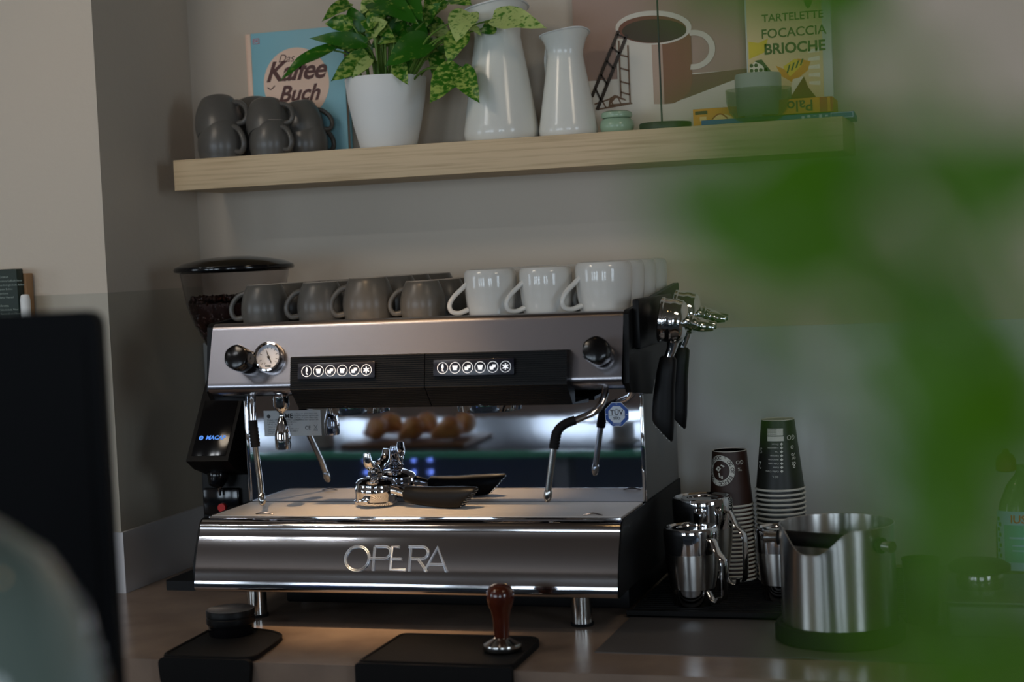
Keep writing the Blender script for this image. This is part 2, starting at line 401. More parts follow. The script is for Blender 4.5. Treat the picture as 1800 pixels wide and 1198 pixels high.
# upper body
mb = MB()
side = [(.098, .385), (.113, .493), (.121, .4993), (.165, .502), (.508, .531), (.515, .53), (.515, .42), (.30, .395), (.262, .353), (.11, .369)]
mb.prism(side, W, W+.009, 'x'); part('side_cheek', mb, m_black, em)
mb = MB(); mb.prism(side, -.009, 0, 'x'); part('side_cheek', mb, m_black, em)
mb = MB(); mb.box(0, W, .14, .55, .372, .488); part('upper_body', mb, m_black, em)
mb = MB(); mb.box(.0, W, .13, .54, .488, .4955, 0, .001); part('cup_tray', mb, m_steelv, em)
prof = [(.150, .4945), (.128, .4990)]+arcp(.1265, .4855, .0135, 90, 170, 8)+[(.0872, .4000)]+arcp(.0972, .3935, .0115, 163, 250, 8)+[(.115, .3765), (.16, .372)]
mb = weldsheet(prof, 0, W); part('upper_fascia', mb, m_steel, em, 'brushed steel upper fascia', auto=60)
# ribbed group panels
def ribs(y0, z0, y1, z1, n, amp=.0011):
    out = []; d = Vector((y1-y0, z1-z0)); nn = Vector((d.y, -d.x)).normalized()
    if nn.x > 0: nn = -nn
    for k in range(n):
        a, b, c = k/n, (k+.15)/n, (k+.62)/n
        out += [(y0+d.x*a, z0+d.y*a), (y0+d.x*b+nn.x*amp, z0+d.y*b+nn.y*amp), (y0+d.x*c+nn.x*amp, z0+d.y*c+nn.y*amp), (y0+d.x*(c+.12/n), z0+d.y*(c+.12/n))]
    return out
for (x0, x1, dx0, dx1) in ((.1595, .3960, .1755, .3120), (.3975, .6350, .4135, .5495)):
    pr = [(.115, .3545), (.115, .4385), (.0800, .4412)]+ribs(.0785, .4405, .0695, .389, 15)+ribs(.0695, .388, .1020, .3520, 12)+[(.2, .346), (.2, .352)]
    mb = MB(); mb.prism(pr, x0, x1, 'x'); pn = part('control_panel', mb, m_rib, em, 'black horizontally ribbed group panel', auto=20)
    ex = Vector((1, 0, 0)); ey = Vector((0, .009, .0515)).normalized(); ez = ex.cross(ey)
    fd = frame(((dx0+dx1)/2, .07135, .4165), ex, ey, ez); hw = (dx1-dx0)/2
    mb = MB(); mb.box(-hw, hw, -.0125, .0140, 0, .0030, 0, .0006, fn=fd); ds = part('touch_display', mb, m_disp, pn, 'dark display strip with six lit white icons')
    ORG[ds.name] = ORG[em.name]
    mb = MB(); z = .0033
    T = lambda cx: (lambda v: fd(Vector((cx+v.x, .0005+v.y, z+v.z))))
    for k in range(6):
        cx = -hw+.0160+k*.0212; r_ = .0092
        n = 28
        mb.add([(r*math.cos(2*PI*i/n), r*math.sin(2*PI*i/n), 0) for r in (r_, r_-.0007) for i in range(n)], [[i, (i+1) % n, n+(i+1) % n, n+i] for i in range(n)], 0, T(cx))
        if k == 0:
            mb.add([(-.0012, -.001, 0), (-.0018, .002, 0), (-.0008, .0065, 0), (.0008, .0065, 0), (.0018, .002, 0), (.0012, -.001, 0)], [[0, 1, 2, 3, 4, 5]], 0, T(cx))
            mb.box(-.0012, .0004, -.0045, -.0018, 0, .0001, 0, fn=T(cx)); mb.box(.0006, .0018, -.006, -.0036, 0, .0001, 0, fn=T(cx))
        elif k in (1, 3):
            mb.add([(-.0028, -.004, 0), (.0028, -.004, 0), (.0042, .0025, 0), (-.0042, .0025, 0)], [[0, 1, 2, 3]], 0, T(cx))
            mb.box(-.0044, .0044, .0030, .0036, 0, .0001, 0, fn=T(cx))
            mb.box(-.0044, -.0038, .0015, .0036, 0, .0001, 0, fn=T(cx)); mb.box(.0038, .0044, .0015, .0036, 0, .0001, 0, fn=T(cx))
        elif k in (2, 4):
            for (ox, oy, q) in ((-.0018, -.0012, 1), (.0022, .0018, .85)):
                mb.add([(ox-.0026*q, oy-.003*q, 0), (ox+.0026*q, oy-.003*q, 0), (ox+.0036*q, oy+.0014*q, 0), (ox-.0036*q, oy+.0014*q, 0)], [[0, 1, 2, 3]], 0, T(cx))
                mb.box(ox-.0036*q, ox+.0036*q, oy+.0020*q, oy+.0026*q, 0, .0001, 0, fn=T(cx))
        else:
            for a in range(3):
                ca, sa = math.cos(PI*a/3+PI/6), math.sin(PI*a/3+PI/6)
                mb.box(-.0055, .0055, -.0009, .0009, 0, .0001, 0, fn=lambda v, ca=ca, sa=sa, cx=cx: T(cx)(Vector((v.x*ca-v.y*sa, v.x*sa+v.y*ca, v.z))))
    part('icon_row', mb, m_icon, pn, 'row of six white circled cup icons')
# group heads
for gx in (.2446, .4790):
    mb = MB(); mb.lathe([(.030, .39), (.053, .375), (.054, .352), (.0525, .3415), (.046, .3400), (.043, .3440), (.040, .3440), (0, .3440)], (gx, .153, 0), 0, 48)
    mb.box(gx-.012, gx+.012, .10, .153, .352, .372)
    part('group_head', mb, m_chrome, em)
# knobs
fn_k = Vector((0, -.961, .277))
m_knob = mat('knob_black', (10, 10, 11), .18)
def knob(x, z, name='steam_knob'):
    o = Vector((x, .0965-(.431-z)*.2, z)); fk = frame(o, (1, 0, 0), (0, .277, .961), fn_k)
    mb = MB(); mb.lathe([(0, 0), (.0205, 0), (.0205, .012), (.0185, .016), (.0185, .020)], (0, 0, 0), 0, 40, fn=fk)
    k = part(name, mb, m_knob, em)
    mb = MB()
    n = 60; ring = []
    prof = [(.018, .018), (.0215, .021), (.0220, .044), (.0205, .0485), (.016, .0505), (0, .0508)]
    vs = []
    for r, zz in prof:
        for i in range(n):
            a = 2*PI*i/n; q = 1-.035*(.5+.5*math.cos(6*a)); vs.append((r*q*math.cos(a), r*q*math.sin(a), zz))
    fs = [[j*n+i, j*n+(i+1) % n, (j+1)*n+(i+1) % n, (j+1)*n+i] for j in range(len(prof)-1) for i in range(n)]
    mb.add(vs, fs, 0, fk); part('knob_cap', mb, m_knob, k)
knob(.0725, .4325); knob(.688, .4290)
# pressure gauge
fg = frame((.1130, .0975, .4395), (1, 0, 0), (0, .277, .961), fn_k)
mb = MB(); mb.lathe([(.0265, 0), (.0265, .008), (.0250, .0125), (.0225, .013), (.0205, .0105), (.0205, .004)], (0, 0, 0), 0, 48, fn=fg)
g = part('pressure_gauge', mb, m_chrome, em, 'round chrome-rimmed pressure gauge')
mb = MB(); ngon(mb, .0206, 40, .0055, 0, 0, fg); part('dial_face', mb, m_dialw, g)
mb = MB()
for a in (225, 200, 160, 130, 100, 75, 50, 20, -10, -30):
    ca, sa = math.cos(R(a)), math.sin(R(a)); mb.tube([fg(Vector((ca*.0135, sa*.0135, .0062))), fg(Vector((ca*.0178, sa*.0178, .0062)))], .0003, 0, 4)
mb.text('CIME', .0048, lambda v: fg(Vector((v.x, v.y-.0155, .0062))), 0, bold=.0001)
mb.text('0', .004, lambda v: fg(Vector((v.x-.006, v.y-.0105, .0062))), 0); mb.text('bar', .003, lambda v: fg(Vector((v.x+.005, v.y-.010, .0062))), 0)
mb.tube([fg(Vector((-.005, .0125, .0070))), fg(Vector((.0005, 0, .0070))), fg(Vector((.0055, -.009, .0070)))], [.0003, .0010, .0007], 0, 6)
mb.lathe([(0, .006), (.0022, .006), (.0018, .0085), (0, .0088)], (0, 0, 0), 0, 16, fn=fg)
part('needle_and_marks', mb, m_ink, g)
# steam wands
def wand(pts_a, pts_g, pts_b, lab):
    mb = MB(); mb.tube(pts_a, .0058, 0, 14, smooth=5); wd = part('steam_wand', mb, m_chrome, em, lab)
    mb = MB(); mb.tube(pts_g, .0076, 0, 16, smooth=4)
    P = [Vector(p) for p in pts_g]
    for k in range(5):
        c = P[-2].lerp(P[-1], k/5.0); d = (P[-1]-P[-2]).normalized()*.0016; mb.tube([c-d, c+d], .0083, 0, 16)
    part('rubber_grip', mb, m_rubber, wd)
    mb = MB(); mb.tube(pts_b, .0052, 0, 14)
    a, b = Vector(pts_b[-2]), Vector(pts_b[-1]); d = (b-a).normalized()
    mb.tube([b-d*.016, b-d*.013, b-d*.004, b+d*.002, b+d*.0045], [.0052, .0064, .0066, .005, .002], 0, 14)
    part('wand_tip', mb, m_steelv, wd)
wand([(.063, .13, .385), (.0640, .122, .365), (.0655, .117, .330)], [(.0655, .117, .333), (.0665, .1155, .318), (.0705, .112, .288)], [(.070, .112, .290), (.085, .092, .235), (.0925, .081, .197)], 'left steam wand')
wand([(.683, .135, .39), (.683, .118, .365), (.679, .108, .350), (.668, .095, .339), (.640, .078, .328)], [(.643, .080, .3295), (.627, .072, .3235), (.615, .069, .3105), (.6095, .068, .286)], [(.610, .068, .288), (.602, .068, .245), (.5955, .068, .205)], 'right steam wand, bent outwards')
# hot water spout
mb = MB()
hx, hy = .1205, .115
mb.lathe([(.008, .39), (.0085, .378), (.0135, .374), (.0135, .356), (.010, .350), (.006, .347), (.0045, .3445), (.0045, .338), (.0065, .335), (.0135, .309), (.0135, .288), (.0125, .2835), (.009, .2835), (.009, .30), (0, .30)], (hx, hy, 0), 0, 32)
part('hot_water_spout', mb, m_chrome, em)
mb = MB(); mb.box(.09, .700, .16, .48, .012, .062, 0, .004); part('under_shade_box', mb, m_black, em)  # black box added to block light and keep the underside gap dark
# feet
for fx, fy in ((.064, .10), (.638, .09), (.064, .43), (.638, .43)):
    mb = MB(); mb.lathe([(0, .0045), (.0165, .0045), (.0165, .064), (0, .064)], (fx, fy, 0), 0, 32); f_ = part('foot', mb, m_steelv, em)
    mb = MB(); mb.lathe([(0, 0), (.0180, 0), (.0185, .0045), (0, .0045)], (fx, fy, 0), 0, 32); part('rubber_pad', mb, m_rubber, f_)
# holder for spare portafilters on the right cheek
mb = MB(); mb.box(W+.009, W+.020, .14, .40, .435, .515, 0, .003)
part('portafilter_rack', mb, m_black, em, 'black rack on the right cheek')

# ================================================================ PORTAFILTERS
def portafilter(label, loc, grp):
    t = thing('portafilter', label, 'portafilter', (0, 0, 0), grp)
    mb = MB()
    mb.lathe([(.0300, .020), (.0335, .0215), (.0365, .020), (.0370, .016), (.0350, .0145), (.0350, .004), (.0362, .002), (.0362, -.006), (.0345, -.009), (.0345, -.014), (.030, -.0195), (.020, -.023), (.011, -.025), (0, -.025)], (0, 0, 0), 0, 48)
    mb.lathe([(.0300, .020), (.0290, -.004), (.024, -.012), (0, -.012)], (0, 0, 0), 0, 40)
    for a in (90, -90): mb.box(.033, .0435, -.009, .009, .0085, .0150, 0, .002, fn=lambda v, a=a: Matrix.Rotation(R(a), 3, 'Z') @ v)
    part('filter_head', mb, m_chrome, t)
    mb = MB(); mb.tube([(.030, 0, -.004), (.044, 0, -.003), (.056, 0, 0), (.068, 0, .003)], [.011, .0085, .0075, .0085], 0, 14, smooth=3)
    part('neck', mb, m_chrome, t)
    mb = MB(); mb.tube([(0, 0, -.022), (0, 0, -.036)], .0112, 0, 18)
    mb.lathe([(.0120, -.026), (.0138, -.028), (.0138, -.032), (.0120, -.034)], (0, 0, 0), 0, 18)
    for s_ in (-1, 1):
        mb.tube([(0, 0, -.032), (.001, s_*.010, -.043), (.002, s_*.021, -.046), (.002, s_*.029, -.055), (.002, s_*.031, -.069)], [.0115, .0110, .0098, .0085, .0055], 0, 14, smooth=4, flat=.8)
    part('double_spout', mb, m_chrome, t)
    # handle: flattened grip, widening, slanted end
    mb = MB(); secs = [(.058, .0105, .0100, .001, 0), (.062, .0140, .0125, .001, 0), (.085, .0158, .0145, .002, .05), (.110, .0168, .0145, .002, .15), (.135, .0185, .0150, .001, .35), (.158, .0195, .0150, .000, .65), (.176, .0190, .0145, -.001, .85), (.180, .0172, .0130, -.001, .88)]
    n = 22; vs = []
    for x, h, wd, zc, sh in secs:
        for k in range(n):
            a = 2*PI*k/n; yy = math.copysign(abs(math.sin(a))**.8, math.sin(a))*wd; zz = math.copysign(abs(math.cos(a))**.8, math.cos(a))*h
            vs.append((x-zz*sh, yy, zc+zz))
    fs = [[i*n+k, i*n+(k+1) % n, (i+1)*n+(k+1) % n, (i+1)*n+k] for i in range(len(secs)-1) for k in range(n)]
    fs += [list(range(n)), [(len(secs)-1)*n+k for k in range(n)]]
    mb.add(vs, fs); h = part('handle', mb, m_black, t)
    mb = MB(); vs = []
    for kx in range(7):
        zz = -.0145+kx*.0046; xx = .1805-zz*.88; hw = .0120*math.sqrt(max(0, 1-(zz/.0172)**2))
        mb.tube([(xx, -hw, zz), (xx+.0008, 0, zz), (xx, hw, zz)], .0009, 0, 6)
    part('ribbed_end', mb, m_steelv, h)
    t.location = loc
    return t
pf = portafilter('chrome portafilter with black handle lying upside down on the drip grate', (0, 0, 0), None)
# upside down, slightly tilted: rim and handle tip touch the grate
pf.matrix_world = Matrix.Translation((.262, .172, .2035)) @ Matrix.Rotation(R(-10), 4, 'Z') @ Matrix.Rotation(R(2.5), 4, 'Y') @ Matrix.Rotation(PI, 4, 'X') 
def hang(loc, lab, rz=0):
    c = dup(pf, (0, 0, 0), None, lab)
    b = Matrix(((0, 0, -1), (0, 1, 0), (-1, 0, 0)))      # local x -> -Z, local z -> -X (spouts point to +X)
    b = b if b.determinant() > 0 else Matrix(((0, 0, -1), (0, -1, 0), (-1, 0, 0)))
    c.matrix_world = Matrix.Translation(loc) @ Matrix.Rotation(R(rz), 4, 'Z') @ Matrix.Rotation(R(8), 4, 'Y') @ b.to_4x4()
    return c
hang((.782, .195, .476), 'nearer chrome portafilter hanging on the right side of the machine, handle down', 6)
hang((.782, .305, .484), 'farther chrome portafilter hanging on the right side of the machine, behind the nearer one', 6)

# ================================================================ CUPS
def grey_cup(label, s=1.0):
    t = thing('grey_cup', label, 'cup', (0, 0, 0))
    mb = MB()
    pr = [(.0285, .0645), (.0292, .0660), (.0300, .0655), (.0338, .0580), (.0380, .047), (.0408, .036), (.0420, .025), (.0418, .014), (.0400, .006), (.0392, 0), (.0372, 0), (.0385, .010), (.0398, .022), (.038, .034), (.0345, .046), (.029, .055), (0, .058)]
    mb.lathe([(0, .0635), (.0265, .0635)]+pr, (0, 0, 0), 0, 48); part('cup_body', mb, m_grey, t)
    mb = MB(); mb.lathe([(.0262, .0640), (.0268, .0664), (.0296, .0664), (.0300, .0655)], (0, 0, 0), 0, 48); part('foot_ring', mb, m_rim, t, 'pale unglazed foot ring')
    mb = MB(); mb.tube([(-.0335, 0, .052), (-.046, 0, .0475), (-.0575, 0, .034), (-.060, 0, .019), (-.053, 0, .0085), (-.0395, 0, .0095)], [.0060, .0054, .0052, .0052, .0054, .0060], 0, 12, smooth=5, flat=.85, up=(1, 0, 0))
    part('handle', mb, m_grey, t); return t
def white_mug(label):
    t = thing('white_mug', label, 'cup', (0, 0, 0))
    mb = MB()
    mb.lathe([(0, .074), (.030, .074), (.031, .0765), (.0345, .0768), (.0400, .0755), (.0428, .0715), (.0440, .065), (.0438, .045), (.0418, .022), (.0390, .004), (.0380, 0), (.0360, 0), (.0375, .010), (.041, .045), (.0405, .064), (.036, .070), (0, .070)], (0, 0, 0), 0, 56); part('mug_body', mb, m_white, t)
    mb = MB(); mb.tube([(-.041, 0, .053), (-.050, 0, .0455), (-.0645, 0, .033), (-.0725, 0, .0195), (-.069, 0, .0085), (-.056, 0, .0055), (-.0405, 0, .0105)], [.0045, .004, .004, .004, .004, .004, .0045], 0, 12, smooth=5, flat=1.15, up=(0, 1, 0))
    part('handle', mb, m_white, t); return t
ZT = .4957
ordn = ['first', 'second', 'third', 'fourth']
base_g = None
for r_ in range(4):
    for c_ in range(4):
        if r_ == 3 and c_ == 3: continue
        lab = 'upturned grey stoneware cup on the machine, %s row from the front, %s from left' % (ordn[r_], ordn[c_])
        X = (.0575, .1585, .257, .3525)[c_]+r_*.004+.006*math.sin(r_*3+c_*2); Y = .205+r_*.092
        sc = .93 if c_ == 3 else 1.0
        if c_ == 2: sc = 1.07
        rz = (.25, .45, .4, .35)[c_]+r_*.2
        if base_g is None:
            base_g = grey_cup(lab); base_g.location = (X, Y, ZT); base_g['group'] = 'grey cups on top of the machine'; base_g.rotation_euler.z = rz
        else: dup(base_g, (X, Y, ZT), (0, 0, rz), lab, None, sc)
base_w = None
for r_ in range(4):
    for c_ in range(3):
        lab = 'upturned glossy white mug on the machine, %s row, %s of the white mugs from left' % (ordn[r_], ordn[c_])
        X = (.4725, .5690, .6680)[c_]; Y = .205+r_*.093
        if base_w is None:
            base_w = white_mug(lab); base_w.location = (X, Y, ZT); base_w['group'] = 'white mugs on top of the machine'; base_w.rotation_euler.z = .6
        else: dup(base_w, (X, Y, ZT), (0, 0, .62+.1*math.sin(r_*2+c_)), lab, None, 1.06 if c_ == 2 else 1)
ZS = .8045
G2 = 'grey cups stacked on the shelf'
for (x, y, z, rx, ry, rz, sc, lab) in [
    (-.150, .485, 0, 0, 0, PI-.45, 1.12, 'lower grey cup of the leftmost pair on the shelf'),
    (-.153, .487, .043, .30, .28, PI-.15, 1.13, 'upper grey cup leaning on the leftmost pair on the shelf'),
    (-.120, .575, 0, 0, 0, PI-.3, 1.12, 'lower grey cup at the wall behind the leftmost pair on the shelf'),
    (-.118, .573, .045, .2, .2, PI-.1, 1.1, 'upper grey cup at the wall behind the leftmost pair on the shelf'),
    (-.047, .487, 0, 0, 0, PI-.45, 1.0, 'lower grey cup of the middle pair on the shelf'),
    (-.052, .489, .040, .30, .28, PI-.15, 1.0, 'upper grey cup leaning on the middle pair on the shelf'),
    (.000, .545, 0, 0, 0, PI+.9, 1.0, 'lower grey cup of the right pair, in front of the blue book'),
    (-.001, .543, .038, .25, .1, PI+.6, .96, 'upper grey cup of the right pair, in front of the blue book')]:
    dup(base_g, (x, y, ZS+z), (rx, ry, rz), lab, G2, sc)

# ================================================================ GRINDER
gr = thing('coffee_grinder', 'black coffee grinder with clear bean hopper left of the machine', 'coffee grinder', (-.10, .40, 0))
mb = MB(); mb.prism([(-.215, .292), (-.220, .300), (-.220, .41), (-.16, .56), (-.02, .56), (-.02, .292)], 0, .018, 'z')
mb.box(-.142, -.043, .31, .52, .018, .25, 0, .006); part('body', mb, m_black, gr)
mb = MB(); mb.prism([(.300, .365), (.345, .425), (.52, .425), (.52, .235), (.30, .215), (.25, .232), (.222, .250)], -.1230, -.0400, 'x')
hd = part('grinder_head', mb, m_black, gr)
ey = Vector((0, .078, .115)).normalized(); fs_ = frame((-.0805, .2605, .3065), (1, 0, 0), ey)
mb = MB(); mb.box(-.034, .034, -.058, .055, 0, .0012, 0, .0005, fn=fs_); sc_ = part('screen', mb, m_gblack, hd)
mb = MB(); mb.text('MACAP', .0115, lambda v: fs_(Vector((v.x+.006, v.y-.022, .0016))), 0, bold=.0004, shear=.15)
mb.lathe([(.0018, 0), (.0044, 0), (.0044, .0003), (.0018, .0003), (.0018, 0)], (-.0225, -.022, .0015), 0, 20, fn=fs_); mb.box(-.0245, -.0205, -.0226, -.0214, .0015, .0019, 0, fn=fs_)
part('screen_logo', mb, m_logo, hd, 'glowing blue MACAP logo')
mb = MB(); mb.tube([(-.090, .285, .235), (-.090, .278, .215), (-.092, .27, .198)], [.018, .020, .012], 0, 20, smooth=4); part('chute', mb, m_gblack, gr)
mb = MB(); mb.box(-.134, -.060, .298, .311, .140, .190, 0, .004); part('tray_window', mb, m_gblack, gr)
mb = MB(); mb.tube([(-.0935, .290, .178), (-.0945, .288, .198)], .0022, 0, 8); part('lever', mb, m_chrome, gr)
mb = MB(); mb.tube([(-.0930, .300, .155), (-.0930, .291, .155)], .0078, 0, 20); part('button', mb, m_red, gr, 'red button')
hc = (-.106, .42, 0)
mb = MB(); mb.lathe([(.034, .425), (.044, .432), (.060, .45), (.081, .49), (.093, .525), (.1035, .590), (.1035, .597), (.1015, .597), (.1015, .590), (.0912, .525), (.079, .49), (.058, .45), (.043, .434), (.034, .427)], hc, 0, 64)
hp = part('hopper', mb, m_hop, gr, 'clear plastic hopper half full of beans')
mb = MB()
mb.lathe([(0, .436), (.042, .438), (.056, .451), (.0775, .491), (.0870, .522), (.0875, .528), (.06, .534), (0, .537)], hc, 0, 40)
rb = random.Random(3)
def bean(mb, c, rot, s=.0052):
    m3 = Euler(rot).to_matrix(); c = Vector(c); mb.ball((0, 0, 0), 1, 0, 8, fn=lambda v: c+m3 @ Vector((v.x*s*1.25, v.y*s*.85, v.z*s*.6)))
for k in range(420):
    if k < 150: a = rb.uniform(0, 2*PI); r = .085*math.sqrt(rb.random()); z = .535+rb.uniform(0, .004)
    else:
        a = rb.uniform(PI, 2.05*PI); z = rb.uniform(.447, .532); r = (.0555+(z-.45)*.55 if z < .49 else .0775+(z-.49)*.27)-.0025
    bean(mb, (hc[0]+r*math.cos(a), hc[1]+r*math.sin(a), z), (rb.random()*6, rb.random()*6, rb.random()*6))
part('coffee_beans', mb, m_beans, hp, 'dark roasted coffee beans', stuff=True, auto=60)
mb = MB(); mb.lathe([(.100, .585), (.1125, .5885), (.1135, .592), (.112, .5965), (.095, .604), (.06, .611), (.03, .6145), (0, .6155)], hc, 0, 64)
part('hopper_lid', mb, m_gblack, gr, 'domed black lid')

# ================================================================ SHELF THINGS
# coffee book
bk = thing('book', 'blue coffee book with peach circle leaning upright on the shelf behind the grey cups', 'book', (-.04, .61, ZS))
mb = MB(); mb.box(-.1345, .0640, .602, .605, ZS, 1.056, 0, .0008); mb.box(-.1345, .0640, .624, .627, ZS, 1.056, 0); cv = part('cover', mb, m_paperblue, bk)
mb = MB(); mb.box(-.1465, -.1345, .6015, .627, ZS, 1.056, 0, .002); part('spine', mb, m_peach, bk, 'pale peach spine')
mb = MB(); mb.box(-.134, .060, .605, .624, ZS+.003, 1.052); part('pages', mb, m_pages, bk)
fb = frame((-.040, .6015, .951), (1, 0, 0), (0, 0, 1), (0, -1, 0))
F = lambda x, y, z=.0006, rot=0: (lambda v: fb(Vector((x+v.x*math.cos(rot)-v.y*math.sin(rot), y+v.x*math.sin(rot)+v.y*math.cos(rot), z))))
mb = MB(); ngon(mb, .0705, 64, .0003, 0, 0, fb)
mb.text('Das', .022, F(-.020, .050), 1, shear=.4); mb.text('Kaffee', .054, F(-.002, .024), 1, shear=.4, bold=.0014, sp=.93); mb.text('Buch', .044, F(.003, -.021), 1, shear=.4, bold=.0013)
mb.tube([fb(Vector((-.062+.0012*k, -.004-.004*math.sin(k*.3), .0006))) for k in range(14)], .0011, 1, 6)
mb.lathe([(0, .0004), (.016, .0004), (.0165, .0008), (0, .0012)], (0, 0, 0), 2, 30, fn=lambda v: fb(Vector((.0085+v.x*.9-v.y*.25, -.051+v.x*.25+v.y*.75, v.z))))
mb.tube([fb(Vector((.0, -.058, .0014))), fb(Vector((.007, -.050, .0014))), fb(Vector((.018, -.045, .0014)))], .0012, 1, 6, smooth=3)
mb.box(-.0895, -.0755, .0835, .0945, .0003, .0006, 3, fn=fb); mb.box(-.0885, -.0765, .0845, .0935, .0006, .0007, 4, fn=fb); mb.text('DK', .008, F(-.0825, .089, .0009), 3, bold=.0002)
part('cover_print', mb, [m_peach, m_brownink, m_bean, m_redink, m_paperblue], bk, 'peach circle with brown lettering Das Kaffee Buch')

# potted pothos
pt = thing('potted_pothos', 'variegated pothos in a white matte pot on the shelf', 'plant', (.176, .53, ZS))
mb = MB(); pc = (.1765, .53, 0)
mb.lathe([(0, ZS), (.050, ZS), (.0535, ZS+.003), (.0640, ZS+.045), (.0730, ZS+.090), (.0775, ZS+.1325), (.0765, ZS+.1345), (.0740, ZS+.1325), (.070, ZS+.100), (0, ZS+.100)], pc, 0, 64); part('pot', mb, m_pot, pt)
mb = MB(); mb.lathe([(0, ZS+.112), (.071, ZS+.110)], pc, 0, 32); part('soil', mb, m_soil, pt)
LEAVES = [(0.108,0.530,1.084, 0.073,0.480,1.048, 0.0140,1),(0.132,0.520,1.029, 0.114,0.520,1.081, 0.0194,0),(0.148,0.500,1.005, 0.054,0.460,1.016, 0.0151,0),(0.088,0.490,0.995, -0.006,0.450,0.939, 0.0161,0),(0.153,0.500,0.978, 0.098,0.450,0.932, 0.0215,1),(0.162,0.490,0.971, 0.136,0.460,0.935, 0.0108,2),(0.151,0.520,0.989, 0.073,0.500,1.006, 0.0129,1),(0.166,0.540,1.089, 0.134,0.520,1.059, 0.0172,2),(0.149,0.520,1.055, 0.216,0.490,1.006, 0.0194,1),(0.175,0.500,1.077, 0.276,0.460,1.022, 0.0280,0),(0.279,0.490,0.994, 0.211,0.440,0.949, 0.0280,0),(0.223,0.480,0.955, 0.248,0.460,0.915, 0.0151,1),(0.373,0.460,1.034, 0.355,0.430,0.980, 0.0280,2),(0.350,0.480,1.008, 0.330,0.450,0.944, 0.0215,1),(0.423,0.460,1.023, 0.530,0.420,0.991, 0.0226,2),(0.412,0.480,1.013, 0.390,0.470,1.000, 0.0129,1),(0.368,0.470,1.012, 0.398,0.450,0.991, 0.0086,2),(0.343,0.470,0.940, 0.299,0.430,0.875, 0.0280,1),(0.354,0.460,0.933, 0.395,0.430,0.869, 0.0215,1),(0.295,0.530,1.076, 0.270,0.500,1.043, 0.0215,1),(0.334,0.500,1.074, 0.376,0.470,1.051, 0.0194,1),(0.222,0.500,1.091, 0.280,0.470,1.028, 0.0269,0),(0.260,0.540,1.006, 0.225,0.520,0.975, 0.0172,0),(0.285,0.530,0.982, 0.282,0.500,0.931, 0.0161,1),(0.239,0.550,1.019, 0.205,0.530,0.998, 0.0172,1),(0.204,0.520,1.115, 0.153,0.500,1.090, 0.0215,0),(0.261,0.520,1.120, 0.323,0.500,1.091, 0.0215,1),(0.224,0.550,1.053, 0.287,0.530,1.034, 0.0194,0),(0.188,0.550,1.024, 0.148,0.530,0.998, 0.0172,1),(0.133,0.540,1.027, 0.083,0.520,1.026, 0.0151,1),(0.300,0.520,0.990, 0.328,0.500,0.965, 0.0151,0),(0.154,0.550,1.048, 0.099,0.540,1.040, 0.0172,0)]
def leaf_mat(name, c1, c2, lo, hi, sc=(38, 38, 90), trans=.25):
    m = mat(name, c1, .32, var=(sc, c2, lo, hi), spec=.4); nt = m.node_tree; b = nt.nodes['Principled BSDF']
    tr = nt.nodes.new('ShaderNodeBsdfTranslucent'); mx = nt.nodes.new('ShaderNodeMixShader'); mx.inputs[0].default_value = trans
    src = b.inputs['Base Color'].links[0].from_socket; nt.links.new(src, tr.inputs[0])
    out = nt.nodes['Material Output']; nt.links.new(b.outputs[0], mx.inputs[1]); nt.links.new(tr.outputs[0], mx.inputs[2]); nt.links.new(mx.outputs[0], out.inputs[0]); return m
m_l0 = leaf_mat('pothos_leaf_dark', (46, 106, 24), (120, 150, 56), .58, .68, (80, 80, 120))
m_l1 = leaf_mat('pothos_leaf_mottled', (52, 112, 24), (162, 184, 90), .46, .60, (95, 95, 150))
m_l2 = leaf_mat('pothos_leaf_pale', (184, 202, 122), (84, 134, 48), .52, .64, (95, 95, 150))
m_stem = mat('green_stem', (96, 130, 48), .5)
def leaf(mb, A, T, wd, m, face, fold=.22, droop=.12, nseg=10):
    A, T = Vector(A), Vector(T); ax = T-A; Ln = ax.length; ax.normalize()
    n = (Vector(face)-ax*Vector(face).dot(ax)).normalized(); s = ax.cross(n)
    prof = [(0, .02), (.03, .55), (.10, .86), (.22, 1.0), (.36, .98), (.50, .85), (.64, .66), (.78, .42), (.90, .18), (1.0, .0)]
    pr2 = []
    for i in range(len(prof)-1):
        p0, p1, p2, p3 = prof[max(i-1, 0)], prof[i], prof[i+1], prof[min(i+2, len(prof)-1)]
        for k in range(2):
            u = k/2; pr2.append((p1[0]+(p2[0]-p1[0])*u, max(0, .5*(2*p1[1]+(p2[1]-p0[1])*u+(2*p0[1]-5*p1[1]+4*p2[1]-p3[1])*u*u+(3*p1[1]-p0[1]-3*p2[1]+p3[1])*u**3))))
    prof = pr2+[prof[-1]]
    vs = []; fs = []
    for i, (t, q) in enumerate(prof):
        back = -.11*Ln*max(0, 1-abs(t-.04)/.10)
        c = A+ax*Ln*t+n*(math.sin(PI*t)*droop*Ln)
        for j in (-1, -.55, 0, .55, 1):
            k = abs(j); h = -fold*k*q*wd+(.06*wd*math.sin(t*14+j*3) if k > .9 else 0)
            vs.append(c+s*(j*q*wd)+n*(-h)+ax*(back*k*k))
    for i in range(len(prof)-1):
        for j in range(4): fs.append([i*5+j, i*5+j+1, (i+1)*5+j+1, (i+1)*5+j])
    mb.add(vs, fs, m)
rl = random.Random(11)
rf = random.Random(5)
